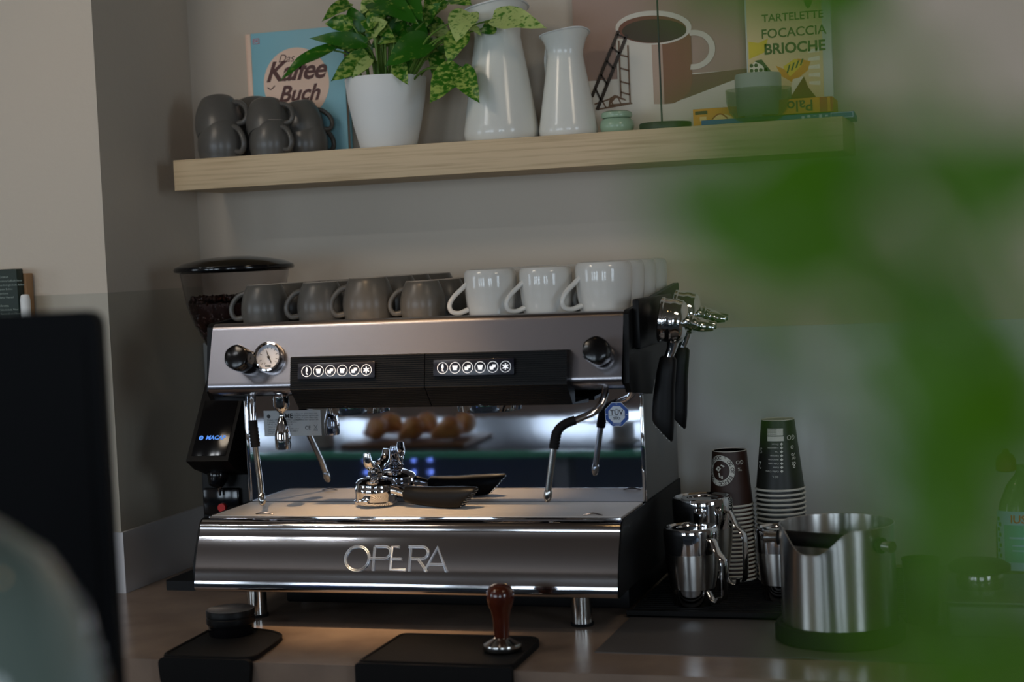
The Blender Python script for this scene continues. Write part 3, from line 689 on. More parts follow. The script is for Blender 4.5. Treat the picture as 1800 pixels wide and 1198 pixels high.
for k in range(34):
    a = rf.uniform(-2.6, -.5) if k % 3 else rf.uniform(-3.0, .1); rr = rf.uniform(.03, .11)
    cx_, cz_ = .205+rr*1.05*math.cos(a), .985-rr*.95*math.sin(a)*1.0
    y_ = rf.uniform(.50, .59); d_ = rf.uniform(.035, .055); b_ = rf.choice((-.6, .2, -2.4, 3.3, -1.2))+rf.uniform(-.4, .4)
    LEAVES.append((cx_, y_, cz_, cx_+d_*math.cos(b_), y_-rf.uniform(.0, .03), cz_+d_*math.sin(b_), rf.uniform(.012, .019), rf.choice((0, 0, 1, 1, 2))))
mb = MB(); ms = MB()
for (ax_, ay, az, bx, by, bz, wd, k) in LEAVES:
    face = Vector((.25+rl.uniform(-.35, .35), -1, .25+rl.uniform(-.3, .45)))
    leaf(mb, (ax_, ay, az), (bx, by, bz), wd*1.05, k, face, rl.uniform(.1, .4), rl.uniform(.02, .14))
    sx = pc[0]+max(-.045, min(.045, (ax_-pc[0])*.4)); sy = pc[1]-.01+rl.uniform(-.02, .03)
    base = Vector((sx, sy, ZS+.105)); tip = Vector((ax_, ay, az)); midp = base.lerp(tip, .55)+Vector((-(tip.x-base.x)*.15, 0, .022))
    ms.tube([base, midp, tip], [.0024, .0020, .0014], 0, 7, smooth=6)
part('foliage', mb, [m_l0, m_l1, m_l2], pt, 'heart-shaped green and cream mottled leaves', auto=80)
part('stems', ms, m_stem, pt)

# enamel pitchers
def pitcher(label, cx, cy, s, rz, hz):
    t = thing('enamel_pitcher', label, 'pitcher', (cx, cy, ZS)); c, sn = math.cos(rz), math.sin(rz)
    def fn(v): return Vector((cx+(v.x*c-v.y*sn)*s, cy+(v.x*sn+v.y*c)*s, ZS+v.z*hz))
    mb = MB(); prof = [(0, 0), (.050, 0), (.0525, .003), (.0545, .012), (.0530, .022), (.0470, .060), (.0405, .100), (.0345, .135), (.0330, .145), (.0335, .156), (.0385, .172), (.0455, .184)]
    n = 56; vs = []
    full = prof+[(.0440, .184), (.0365, .170), (.0315, .150), (.033, .135), (.039, .10), (.050, .02), (0, .006)]
    for r, z in full:
        for i in range(n):
            a = 2*PI*i/n; k = max(0, (z-.150)/.034); sp = max(0, math.cos(a))**4; rr = r*(1+.09*k*sp)
            vs.append((rr*math.cos(a), rr*math.sin(a), z+.004*k*sp+.004*k*math.cos(a)))
    fs = [[j*n+i, j*n+(i+1) % n, (j+1)*n+(i+1) % n, (j+1)*n+i] for j in range(len(full)-1) for i in range(n)]
    mb.add(vs, fs, 0, fn); part('pitcher_body', mb, m_enamel, t)
    mb = MB(); pts = []
    for i in range(49):
        a = 2*PI*i/48; sp = max(0, math.cos(a))**4; rr = .0458*(1+.09*sp); pts.append(fn(Vector((rr*math.cos(a), rr*math.sin(a), .184+.004*sp+.004*math.cos(a)))))
    mb.tube(pts, .0014*s, 0, 8); part('rim', mb, m_pot, t)
    mb = MB(); mb.tube([fn(Vector(p)) for p in [(-.040, 0, .176), (-.058, 0, .170), (-.066, 0, .145), (-.062, 0, .115), (-.046, 0, .085)]], .0035*s, 0, 10, smooth=5, flat=1.8, up=(0, 1, 0)); part('handle', mb, m_enamel, t)
pitcher('taller white enamel pitcher behind the hanging pothos leaves', .4030, .530, 1.30, -.85, 1.33)
pitcher('shorter white enamel pitcher between the tall pitcher and the mug print', .5315, .530, 1.0, -.75, 1.02)
# celadon jar
t = thing('lidded_jar', 'small celadon green lidded jar on the shelf beside the short pitcher', 'jar', (.6235, .53, ZS)); c = (.6235, .53, ZS)
mb = MB(); mb.lathe([(0, 0), (.024, 0), (.029, .005), (.0315, .014), (.0295, .024), (.025, .0285), (0, .0285)], c, 0, 40); part('jar_body', mb, m_jade, t)
mb = MB(); mb.lathe([(.022, .0285), (.0272, .0300), (.0285, .034), (.0270, .0395), (.020, .0425), (0, .0435)], c, 0, 40); part('lid', mb, m_jade, t)
# disc stand with a rod
m_stand = mat('dark_green_metal', (46, 52, 40), .45)
t = thing('rod_stand', 'dark metal rod rising from a round disc foot on the shelf', 'stand', (.713, .53, ZS))
mb = MB(); mb.lathe([(0, 0), (.0465, 0), (.0470, .002), (.0470, .0135), (.0460, .0150), (0, .0150)], (.713, .53, ZS), 0, 56); part('disc_foot', mb, m_stand, t)
mb = MB(); mb.tube([(.7070, .53, ZS+.015), (.7070, .53, 1.25)], .0017, 0, 10); part('rod', mb, m_stand, t)
# mug and ladder print
mr = lambda n, c: mat(n, c, .55)
pm = [mr('print_rose', (168, 140, 124)), mr('print_cream', (208, 200, 182)), mr('print_offwhite', (216, 208, 192)), mr('print_tan', (184, 158, 138)), mr('print_brown', (132, 92, 64)), mr('print_coffee', (70, 58, 34)), mr('print_ladder', (58, 46, 34)), mr('print_shadow', (120, 92, 68)), mr('print_rust', (120, 76, 54))]
t = thing('art_print', 'poster of a striped coffee mug with a ladder, standing behind the shelf things', 'poster', (.70, .625, ZS))
mb = MB(); mb.box(.524, .930, .622, .632, ZS, 1.32, 0, .001); part('backing_board', mb, pm[0], t)
fpz = lambda x, z, k: (x, .6215-.0003*k, z)
mb = MB()
def PG(pts, m, k): mb.add([fpz(x, z, k) for x, z in pts], [list(range(len(pts)))], m)
PG([(.5245, ZS+.001), (.9295, ZS+.001), (.9295, .914), (.5245, .914)], 2, 1)
PG([(.700, .861), (.738, .870), (.8295, .8975), (.929, .912), (.929, .918), (.75, .912), (.70, .905)], 7, 2)
PG([(.586, .862), (.640, .867), (.600, .885), (.590, .880)], 7, 2); PG([(.5905, .868), (.630, .869), (.602, .879)], 2, 3)
body = lambda x0, x1, m: PG([(x0, .998), (x1, .998), (x1, .868 if x1 < .69 else .866), (x0, .868)], m, 3)
PG([(.6065, .990), (.632, .985), (.632, .868), (.622, .872), (.612, .886), (.6065, .905)], 1, 3)
PG([(.632, .998), (.674, .998), (.674, .8625), (.632, .866)], 2, 3); PG([(.674, .998), (.694, .998), (.694, .8610), (.674, .8625)], 3, 3)
PG([(.694, .998), (.7485, .998), (.7485, .900), (.742, .880), (.728, .868), (.712, .8615), (.694, .8610)], 4, 3)
for (dx, dz, rx, rz_, m, k) in ((.6785, 1.0035, .0720, .0315, 2, 5), (.6765, 1.0005, .0645, .0255, 8, 6), (.6800, .9975, .0610, .0215, 5, 7)):
    PG([(dx+rx*math.cos(a*PI/24), dz+rz_*math.sin(a*PI/24)+.06*rx*math.cos(a*PI/24)*-1) for a in range(48)], m, k)
ho = [(.752+.041*math.cos(R(a)), .957+.0365*math.sin(R(a))) for a in range(100, -101, -10)]; hi = [(.752+.030*math.cos(R(a)), .957+.0265*math.sin(R(a))) for a in range(-100, 101, 10)]
for i in range(20): PG([ho[i], ho[i+1], hi[19-i], hi[20-i]], 1, 4)
def bar(x0, z0, x1, z1, wd, m, k):
    d = Vector((x1-x0, z1-z0)).normalized(); n = Vector((-d.y, d.x))*wd/2; PG([(x0+n.x, z0+n.y), (x1+n.x, z1+n.y), (x1-n.x, z1-n.y), (x0-n.x, z0-n.y)], m, k)
bar(.6125, 1.003, .5560, .884, .0062, 6, 9); bar(.6285, .995, .5650, .859, .0064, 6, 9)
for q in (.05, .25, .45, .66, .87): bar(.6125-.0565*q, 1.003-.119*q, .6285-.0635*q, .995-.136*q, .0036, 6, 9)
bar(.612, .985, .612, .880, .003, 7, 8); bar(.629, .975, .629, .868, .003, 7, 8)
for q in (.955, .930, .905, .885): bar(.612, q+.004, .629, q-.002, .003, 7, 8)
bar(.5600, .870, .606, .882, .003, 7, 4); bar(.566, .860, .633, .867, .003, 7, 4)
for q in (.2, .5, .8): bar(.566+.05*q, .873+.008*q, .572+.05*q, .861+.006*q, .0025, 7, 4)
part('printed_picture', mb, pm, t)
# recipe poster
rp = thing('recipe_poster', 'cream recipe poster with brioche lettering in a white frame at the right shelf end', 'poster', (.93, .612, ZS))
m_rp = mr('recipe_paper', (226, 200, 150)); m_rpw = mr('recipe_frame_white', (205, 205, 196)); m_gi = mr('recipe_green_ink', (74, 84, 48)); m_or = mr('recipe_orange', (214, 150, 50)); m_yl = mr('recipe_yellow', (222, 196, 60)); m_lg = mr('recipe_pale', (236, 228, 200)); m_br = mr('recipe_brown', (120, 74, 36))
mb = MB(); mb.box(.852, 1.0065, .606, .618, ZS, 1.30, 0, .001); part('frame_board', mb, m_rpw, rp)
mb = MB(); fr3 = frame((0, .6055, 0), (1, 0, 0), (0, 0, 1), (0, -1, 0)); G = lambda x, z, k=2, rot=0: (lambda v: fr3(Vector((x+v.x*math.cos(rot)-v.y*math.sin(rot), z+v.x*math.sin(rot)+v.y*math.cos(rot), .0003*k))))
def RG(pts, m, k=1): mb.add([(x, z, .0003*k) for x, z in pts], [list(range(len(pts)))], m, fr3)
RG([(.855, ZS+.002), (.990, ZS+.002), (.990, 1.295), (.855, 1.295)], 0)
mb.text('TARTELETTE', .0195, G(.938, 1.0005), 1, bold=.0003); mb.text('FOCACCIA', .0235, G(.939, .9725), 1, bold=.0003); mb.text('BRIOCHE', .0265, G(.9400, .9445), 1, bold=.0008)
RG([(.957, 1.035), (.962, 1.018), (.967, 1.012), (.972, 1.018), (.977, 1.035)], 1, 2); RG([(.960, 1.036), (.974, 1.036), (.974, 1.060), (.960, 1.060)], 1, 2)
RG([(.905, .915), (.925, .905), (.945, .925), (.968, .918), (.962, .902), (.935, .882), (.915, .895)], 2, 2); RG([(.918, .912), (.940, .925), (.955, .915), (.930, .893)], 3, 3)
for k in range(4): RG([(.924+k*.008, .900+k*.004), (.927+k*.008, .900+k*.004), (.932+k*.008, .915+k*.003), (.929+k*.008, .915+k*.003)], 1, 4)
RG([(.857, .885), (.892, .888), (.896, .900), (.885, .918), (.868, .925), (.857, .915)], 4, 2); RG([(.866, .926), (.880, .928), (.897, .905), (.893, .897), (.880, .918)], 1, 3)
for k in range(14): ngon(mb, .0035, 10, .0009, 1, 0, fr3, .861+(k % 4)*.0085, .891+(k//4)*.009)
RG([(.925, .850), (.985, .840), (.962, .872), (.955, .892)], 5, 2); RG([(.925, .850), (.955, .892), (.935, .888)], 4, 3)
for k in range(5): RG([(.964, .938-k*.014), (.984, .942-k*.015), (.984, .934-k*.015), (.964, .933-k*.014)], 4, 2)
RG([(.857, .93), (.885, .94), (.893, .965), (.875, .958), (.857, .962)], 3, 2)
part('printed_sheet', mb, [m_rp, m_gi, m_or, m_yl, m_lg, m_br], rp, 'cream sheet reading TARTELETTE FOCACCIA BRIOCHE')
# blue booklet and yellow chocolate boxes, glass bowls
m_bb = mr('booklet_blue', (44, 74, 140)); m_bw = mr('booklet_white', (190, 198, 214))
mb = MB(); rb_ = lambda v: Vector((v.x, v.y, v.z))
fbk = frame((.905, .545, ZS+.0055), (.998, .055, 0), (-.055, .998, 0))
mb.box(-.120, .145, -.062, .050, -.0055, .0055, 0, .001, fn=fbk)
for k in range(9): mb.box(.055+k*.010, .060+k*.010, -.0628, -.0620, -.003+.002*(k % 3), .002+.001*(k % 2), 1, fn=fbk)
mb.box(.105, .143, -.0628, -.0620, -.0048, .0048, 1, fn=fbk); mb.box(.106, .142, -.0630, -.0628, -.0038, .0038, 0, fn=fbk)
single('booklet', mb, [m_bb, m_bw], 'flat blue and white cardboard packet lying on the shelf, jutting past its right end', 'box', (.905, .545, ZS))
m_yb = mr('box_yellow', (206, 142, 40)); m_rb_ = mr('box_red', (166, 62, 32)); m_dk = mr('box_ink', (74, 40, 24)); m_crm = mr('box_cream', (226, 190, 120))
mb = MB(); fy = frame((.955, .535, ZS+.0165), (1, .02, 0), (-.02, 1, 0))
mb.box(-.06, .062, -.055, .045, -.0045, .0215, 0, .0008, fn=fy); mb.box(.040, .053, -.0556, -.055, -.0040, .0212, 1, fn=fy); mb.box(.058, .062, -.0556, -.055, -.0040, .0212, 1, fn=fy)
mb.text('Palo', .027, lambda v: fy(Vector((.006-v.x, -.0559, .0095-v.y))), 2, bold=.0004)
single('chocolate_box', mb, [m_yb, m_rb_, m_dk], 'yellow cardboard box with upside-down brown lettering, right of the glass bowl', 'box', (.955, .535, ZS))
mb = MB(); fy2 = frame((.815, .50, ZS+.002), (1, -.03, 0), (.03, 1, 0))
mb.box(-.042, .045, -.015, .045, 0, .030, 0, .0008, fn=fy2)
mb.lathe([(0, 0), (.020, 0), (.020, .0004), (0, .0004)], (0, 0, 0), 3, 20, fn=lambda v: fy2(Vector((.010+v.x, -.0153-v.z, .006+v.y*.6)))); mb.tube([fy2(Vector((-.008+.028*k/8, -.0158, .010+.009*math.sin(PI*k/8)))) for k in range(9)], .0012, 1, 6)
mb.box(-.038, -.016, -.0155, -.0150, .020, .026, 2, fn=fy2); mb.box(-.030, -.018, -.0155, -.0150, .008, .016, 3, fn=fy2)
single('sweets_box', mb, [m_yb, m_rb_, m_dk, m_crm], 'low yellow and brown sweets box left of the glass bowl on the shelf', 'box', (.815, .50, ZS))
m_sg = mat('smoked_glass', (198, 202, 190), .05, trans=.92, ior=1.08); m_fg = mat('frosted_glass', (196, 202, 190), .35, trans=.35, ior=1.2)
c = (.889, .492, ZS); mb = MB(); 
mb.lathe([(0, .001), (.026, .001), (.040, .006), (.052, .020), (.0570, .040), (.0575, .060), (.0560, .060), (.0555, .040), (.050, .022), (.039, .009), (.026, .004), (0, .004)], c, 0, 56)
single('glass_bowl', mb, m_sg, 'smoky grey glass bowl near the right end of the shelf', 'bowl', c)
c2 = (.889, .492, ZS+.013); mb = MB(); mb.lathe([(.0370, 0), (.0385, .010), (.0405, .050), (.0405, .070), (.0385, .0735), (0, .0745), (0, .0720), (.037, .0710), (.0385, .050), (.0365, .010), (.0355, 0), (.0370, 0)], c2, 0, 56)
single('frosted_bowl', mb, m_fg, 'frosted pale glass cup turned over inside the smoky glass bowl', 'bowl', c2)

# ================================================================ COUNTER, FRONT
def rounded(pts, r=.012, n=5):
    out = []; N = len(pts)
    for i in range(N):
        p0, p, p1 = Vector(pts[i-1]), Vector(pts[i]), Vector(pts[(i+1) % N])
        a = (p0-p); b = (p1-p); ra = min(r, a.length*.45, b.length*.45); A = p+a.normalized()*ra; B = p+b.normalized()*ra
        for k in range(n+1):
            t_ = k/n; out.append(tuple(A*(1-t_)**2+p*2*t_*(1-t_)+B*t_*t_))
    return out
def mat_raised(mb, poly, h, lip=.0025):
    mb.prism(poly, .0, h, 'z')
    c = Vector((sum(p[0] for p in poly)/len(poly), sum(p[1] for p in poly)/len(poly)))
    pts = [Vector((p[0], p[1], h)) for p in poly]; pts.append(pts[0]); pts = [Vector((c.x+(q.x-c.x)*.975, c.y+(q.y-c.y)*.975, h)) for q in pts]
    mb.tube(pts, lip, 0, 6)
mb = MB(); mat_raised(mb, rounded([(.0485, -.212), (.0430, -.085), (.0405, -.012), (.140, -.022), (.183, -.050), (.193, -.098), (.205, -.212)], .025), .006)
mb.prism(rounded([(.0485, .006), (.205, .006), (.200, -.038), (.052, -.038)], .012), -.2175, -.2065, 'y')
single('corner_tamping_mat', mb, m_rubber, 'small black rubber tamping mat folded over the counter edge at left', 'mat', (.12, -.1, 0))
mb = MB(); mat_raised(mb, rounded([(.3737, -.212), (.3736, -.030), (.600, -.030), (.6110, -.060), (.6143, -.212)], .014), .007)
mb.prism(rounded([(.3737, .007), (.6143, .007), (.6143, -.060), (.3737, -.060)], .006), -.2185, -.2065, 'y')
single('tamping_mat', mb, m_rubber, 'larger black rubber tamping mat over the counter edge, under the wooden tamper', 'mat', (.49, -.12, 0))
LEVP = (.0930, -.0560, .006)
t = thing('coffee_leveller', 'round black coffee leveller standing on the small corner mat', 'leveller', LEVP); c = LEVP
mb = MB(); mb.lathe([(0, 0), (.0345, 0), (.0360, .002), (.0360, .013), (.0365, .015), (.0375, .017), (.0375, .019), (0, .019)], c, 0, 56); part('levelling_base', mb, m_gblack, t)
mb = MB(); mb.lathe([(.0385, .019), (.0390, .021), (.0390, .0285), (.0380, .0295), (.0380, .0305), (.0390, .0315), (.0390, .0400), (.0380, .0415), (.0355, .0415), (.034, .0405), (0, .0405)], c, 0, 56); part('grip_ring', mb, m_black, t)
tm = thing('tamper', 'coffee tamper with rosewood handle and steel base on the black mat', 'tamper', (.5705, -.119, .0095)); c = (.5705, -.119, .0095)
mb = MB(); mb.lathe([(0, 0), (.0285, 0), (.0292, .001), (.0292, .008), (.0285, .0095), (.0145, .0165), (.0115, .0185), (0, .0185)], c, 0, 56); part('base_disc', mb, m_steelv, tm, 'brushed steel base')
mb = MB(); mb.lathe([(0, .0185), (.0112, .0185), (.0118, .030), (.0125, .045), (.0145, .057), (.0185, .067), (.0208, .077), (.0202, .086), (.0165, .0935), (.009, .0975), (0, .0985)], c, 0, 48); part('handle', mb, m_wood, tm, 'polished dark red wood handle')

# ================================================================ COUNTER, RIGHT
mb = MB(); mb.box(.6960, 1.16, .150, .560, 0, .006, 0, .002)
for k in range(26):
    y = .160+k*.0152; mb.box(.702, 1.154, y, y+.006, .006, .011, 0)
mb.box(.6960, 1.16, .150, .155, 0, .012, 0, .001)
single('bar_mat', mb, m_rubber, 'black ribbed rubber bar mat under the milk pitchers', 'mat', (.9, .35, 0))
m_sheet = mat('grey_silicone', (84, 80, 78), .5)
mb = MB(); nx = 40; vs = []; fs = []
for i in range(nx+1):
    x = .703+(1.36-.703)*i/nx; wv = .0022*max(0, math.sin(i*.75))**2 if 14 < i < 30 else 0
    for (y, zz) in ((-.086-.012*i/nx, .0012+wv), (-.07, .0014+wv*.6), (.148, .0014)): vs.append((x, y, zz))
for i in range(nx):
    for j in (0, 1): fs.append([i*3+j, i*3+j+1, (i+1)*3+j+1, (i+1)*3+j])
k0 = len(vs); vs2 = [(x, y, z-.0012) for x, y, z in vs]; mb.add(vs+vs2, fs+[[a+k0 for a in f] for f in fs]+[[3*i, 3*(i+1), k0+3*(i+1), k0+3*i] for i in range(nx)]+[[0, 1, k0+1, k0], [1, 2, k0+2, k0+1]])
single('counter_sheet', mb, m_sheet, 'thin grey silicone sheet with a wavy front edge under the knock box', 'mat', (1.0, 0, 0))
# milk pitchers upside down
def milk(label, cx, cy, z0, rb, h, rz, grp='upturned steel milk pitchers'):
    t = thing('milk_pitcher', label, 'milk pitcher', (cx, cy, z0), grp); c = (cx, cy, z0)
    mb = MB(); k = h/.128
    pr = [(.72, 0), (.75, .002), (.76, .020), (.86, .045), (.90, .055), (.955, .085), (.99, .105), (1.0, .117), (.995, .1235), (.965, .1272), (.90, .128), (.86, .1268), (.80, .1245), (.72, .1245), (.70, .1262), (.52, .1262), (.50, .1245), (0, .1245)]
    mb.lathe([(r*rb, z*k) for r, z in pr]+[], c, 0, 64); mb.lathe([(.72*rb, 0), (.70*rb, .001), (.70*rb, .03*k)], c, 0, 48)
    bd = part('pitcher_body', mb, m_chrome, t)
    mb = MB(); mb.lathe([(.80*rb+.0002, .028*k), (.86*rb+.0004, .045*k), (.90*rb+.0004, .055*k), (.94*rb+.0004, .076*k), (.952*rb+.0002, .086*k)], c, 0, 64); part('brushed_band', mb, m_turn, t, 'satin brushed band around the steel body')
    mb = MB(); cr, sr = math.cos(rz), math.sin(rz)
    def P(r, z): return (cx+r*cr, cy+r*sr, z0+z)
    mb.tube([P(rb*.93, .106*k), P(rb*1.08, .110*k), P(rb*1.30, .092*k), P(rb*1.58, .080*k), P(rb*1.62, .060*k), P(rb*1.60, .024*k), P(rb*1.52, .016*k)], [.0082]*7, 0, 12, smooth=3, flat=.25, up=(cr, sr, .3))
    mb.tube([P(rb*.80, .024*k), P(rb*1.0, .012*k), P(rb*1.25, .010*k), P(rb*1.30, .018*k)], [.006]*4, 0, 12, smooth=3, flat=.35, up=(cr, sr, .3))
    part('handle', mb, m_chrome, t)
milk('small polished steel milk pitcher upside down, frontmost on the bar mat', .7945, .215, .011, .0455, .128, R(-35))
milk('large polished steel milk pitcher upside down behind the small one', .7900, .345, .011, .0520, .158, R(-25))
milk('steel milk pitcher upside down half hidden by the knock box', .9300, .270, .011, .0400, .118, R(-35))

# paper cups
def paper_cup_mesh(rb_, rt, h, mats, nm, deco=None):
    mb = MB(); c = (0, 0, 0)
    # inverted: rim at z=0, foot at z=h
    mb.lathe([(rt-.0005, .0016), (rt+.0012, .0003), (rt+.0024, .0020), (rt+.0012, .0040), (rt, .0040)], c, 1, 40)
    mb.lathe([(rt, .0028), (rb_, h-.001)], c, 0, 40)
    mb.lathe([(rb_, h-.001), (rb_-.0003, h), (rb_-.0015, h), (rb_-.002, h-.006), (0, h-.006)], c, 1, 40)
    mb.f = mb.f; return mb
def cone_fn(rt, rb_, h, th0, off=.0004):
    def f(u, v):            # u along circumference (m), v height
        r = rt+(rb_-rt)*v/h+off; a = th0+u/r; return Vector((r*math.cos(a), r*math.sin(a), v))
    return f
m_cupbr = mat('paper_brown', (50, 29, 20), .5); m_cupbk = mat('paper_black_green', (28, 30, 24), .45); m_cuprim = mat('paper_white', (204, 202, 190), .6); m_cupw = mat('cup_print_white', (206, 206, 196), .6)
def fixcup(mb):
    k = len(mb.v)
    return mb
THV = -PI/2-.07     # direction facing the room
def stack(cx, cy, rbase, rrim, h, n, step, m1, group, kind, deco, z0, lean=(0, 0)):
    mbb = paper_cup_mesh(rbase, rrim, h, None, None)
    first = None
    for i in range(n):
        z = z0+(n-1-i)*step
        if i == 0: lab = '%s paper cup on top of the %s stack, printed side out' % kind
        else: lab = '%s paper cup, number %d from the top in the %s stack' % (kind[0], i+1, kind[1])
        if i == 0:
            t = thing('paper_cup', lab, 'paper cup', (0, 0, 0), group)
            wall = part('cup_wall', mbb, [m1, m_cuprim], t)
            md = MB(); deco(md, cone_fn(rrim, rbase, h, THV)); part('cup_print', md, [m_cupw, m1], t)
            t.location = (cx, cy, z); first = t
        else:
            if i == 1:
                r = bpy.data.objects.new('paper_cup', wall.data); COL.objects.link(r); r['category'] = 'paper cup'; second = r
            else: r = second.copy(); COL.objects.link(r)
            r['label'] = lab; r['group'] = group
            r.location = (cx+lean[0]*i+rb.uniform(-.0004, .0004), cy, z); r.rotation_euler.z = rb.random()*6
def deco_a(md, f):
    h = .100; cu, cvv = -.010, .064; ro, ri, n = .0265, .0175, 40
    def ring(r0, r1, m, off):
        vs = [f(cu+r*math.cos(2*PI*i/n), cvv+r*math.sin(2*PI*i/n)) for r in (r0, r1) for i in range(n)]
        vs = [Vector((v.x*(1+off/.033), v.y*(1+off/.033), v.z)) for v in vs]
        md.add(vs, [[i, (i+1) % n, n+(i+1) % n, n+i] for i in range(n)], m)
    ring(ro, ri, 0, 0.0001)
    for k, ch in enumerate('COFFEE TO GO * COFFEE TO GO * '):
        a = PI/2+k*2*PI/30
        if ch == ' ': continue
        vs, fs = text_mesh(ch, .0088, bold=.0002, res=2)
        ca, sa = math.cos(a), math.sin(a)
        def T(v):
            x, y = v.x, v.y+.022; X, Y = x*math.cos(a-PI/2)-y*math.sin(a-PI/2), x*math.sin(a-PI/2)+y*math.cos(a-PI/2)
            p = f(cu-X*-1, cvv+Y); return Vector((p.x*1.012, p.y*1.012, p.z))
        md.add([T(v) for v in vs], fs, 1)
    for pts in ([(-.010, .002), (-.004, .008), (.002, .004), (-.003, -.002)], [(-.004, -.004), (-.001, -.004), (.001, -.012), (-.002, -.012)], [(.002, -.009), (.005, -.009), (.005, -.014), (.002, -.014)], [(.002, .011), (.009, .008), (.007, .006), (.001, .009)]):
        md.add([f(cu+a, cvv+b) for a, b in pts], [list(range(len(pts)))], 0)
    def wt(s_, u, v_, sz): vs, fs = text_mesh(s_, sz, res=2); md.add([f(u-v.x, v_-v.y) for v in vs], fs, 0)
    wt('GO', .026, .078, .010); wt('°%', .026, .066, .008)
def deco_b(md, f):
    def bx(u0, u1, v0, v1, m=0, o=0):
        n = 5; vs = [f(u0+(u1-u0)*i/n, v) for v in (v0, v1) for i in range(n+1)]; vs = [Vector((v.x*(1+o), v.y*(1+o), v.z)) for v in vs]
        md.add(vs, [[i, i+1, n+2+i, n+1+i] for i in range(n)], m)
    bx(-.013, .015, .096, .108); bx(-.013, .016, .0865, .0945)
    def wt(s_, u, v_, sz, m=0, o=0): vs, fs = text_mesh(s_, sz, res=2, align='LEFT'); md.add([Vector((p.x*(1+o), p.y*(1+o), p.z)) for p in (f(u-v.x, v_-v.y) for v in vs)], fs, m)
    for k in range(4): wt('Papierbecher PAP', .004, .098+k*.0028, .0026, 1, .006)
    for k, s_ in enumerate(['Datum', 'Cappuccino', 'Tee', 'Espresso', 'Americano', 'Caffe Latte', 'Kakao', 'Coffee Crema']):
        v = .0815-k*.0066; wt(s_, .007, v, .0042); md.add([f(.012+a, v+b) for a, b in ((0, .0026), (.0028, 0), (0, -.0026), (-.0028, 0))], [[0, 1, 2, 3]], 0)
    wt('0,3 L', .006, .026, .0055); wt('GO', .040, .092, .012); wt('%', .040, .060, .016); wt('&', .040, .045, .016); wt('S', -.026, .070, .014); wt('2', -.028, .045, .018); wt('o', .036, .074, .014)
stack(.8245, .430, .0300, .0375, .097, 19, .0072, m_cupbr, 'brown paper cups in the left stack', ('brown', 'left'), deco_a, .011, (.0001, 0))
stack(.9110, .430, .0285, .0415, .122, 20, .0083, m_cupbk, 'black paper cups in the right stack', ('black', 'right'), deco_b, .011)

# knock box
kb = thing('knock_box', 'open brushed steel knock box with black base on the grey sheet', 'knock box', (1.0490, .045, 0)); c = (1.0490, .045, 0)
NC = R(-112); HW = R(46)
def ztop(a, z):
    if z < .16: return z
    d = (a-NC+PI) % (2*PI)-PI
    return z-.036*(0 if abs(d) > HW else (.5+.5*math.cos(PI*min(1, max(0, (abs(d)/HW-.12)/.88)))))
mb = MB(); mb.lathe([(.0845, .020), (.0845, .168), (.0850, .1745), (.0840, .1750), (.0830, .1745), (.0828, .168), (.0828, .022), (0, .022)], c, 0, 120, zfn=ztop); part('steel_bin', mb, m_turn, kb)
mb = MB(); mb.lathe([(0, .0015), (.094, .0015), (.0960, .004), (.0960, .022), (.0930, .0270), (.086, .0280), (.086, .022), (0, .022)], c, 0, 64); part('rubber_base', mb, m_rubber, kb)
ends = []
for a_ in (R(175), R(-38)): ends.append(Vector((math.cos(a_), math.sin(a_), 0)))
b0 = Vector((1.049, .045, .150))
mb = MB(); mb.tube([b0+ends[0]*.082, b0+ends[1]*.082], .0115, 0, 18); br_ = part('knock_bar', mb, m_rubber, kb)
for d_ in ends:
    mb = MB(); mb.tube([b0+d_*.084, b0+d_*.106], .0075, 0, 24); mb.tube([b0+d_*.104, b0+d_*.109], .0085, 0, 24); part('bar_bolt', mb, m_steelv, kb)
    mb = MB(); mb.tube([b0+d_*.0845, b0+d_*.0895], .0115, 0, 20); part('bolt_washer', mb, m_rubber, kb)

# washing-up bottle
sb = thing('soap_bottle', 'clear green washing-up liquid bottle with turquoise label and red cap at the right edge', 'bottle', (1.318, .33, 0))
m_sb = mat('green_clear_plastic', (150, 190, 130), .12, trans=.75, ior=1.25); m_sl = mr('label_turquoise', (96, 178, 150)); m_sw = mr('label_pale', (150, 190, 205)); m_cap = mat('cap_red', (140, 38, 18), .4); m_lr = mr('label_red', (200, 60, 40)); m_lgn = mr('label_green', (60, 130, 50))
def el(v): return Vector((1.318+v.x, .33+v.y*.62, v.z))
mb = MB(); mb.lathe([(0, .001), (.040, .001), (.046, .006), (.0475, .05), (.0465, .12), (.040, .160), (.028, .190), (.016, .205), (.013, .212), (.013, .222), (0, .222)], (0, 0, 0), 0, 48, fn=el); part('bottle_body', mb, m_sb, sb)
mb = MB(); mb.lathe([(.0135, .212), (.016, .214), (.016, .230), (.012, .238), (.006, .241), (.005, .247), (0, .248)], (0, 0, 0), 0, 32, fn=lambda v: Vector((1.290+v.x, .325+v.y, v.z))); part('cap', mb, m_cap, sb)
mb = MB()
def lb(x0, x1, z0, z1, m, o):
    n = 12; vs = []
    for z in (z0, z1):
        for i in range(n+1):
            a = R(-90)+(x0+(x1-x0)*i/n); r = .0478+o; vs.append(el(Vector((r*math.cos(a), r*math.sin(a), z))))
    mb.add(vs, [[i, i+1, n+2+i, n+1+i] for i in range(n)], m)
lb(-1.15, 1.15, .055, .150, 0, .0004); lb(-.75, 1.1, .068, .128, 1, .0010)
def lt(s_, a0, z, sz, m): vs, fs = text_mesh(s_, sz, bold=.0003, res=2, align='LEFT'); mb.add([el(Vector((.0492*math.cos(R(-90)+a0+v.x/.048), .0492*math.sin(R(-90)+a0+v.x/.048), z+v.y))) for v in vs], fs, m)
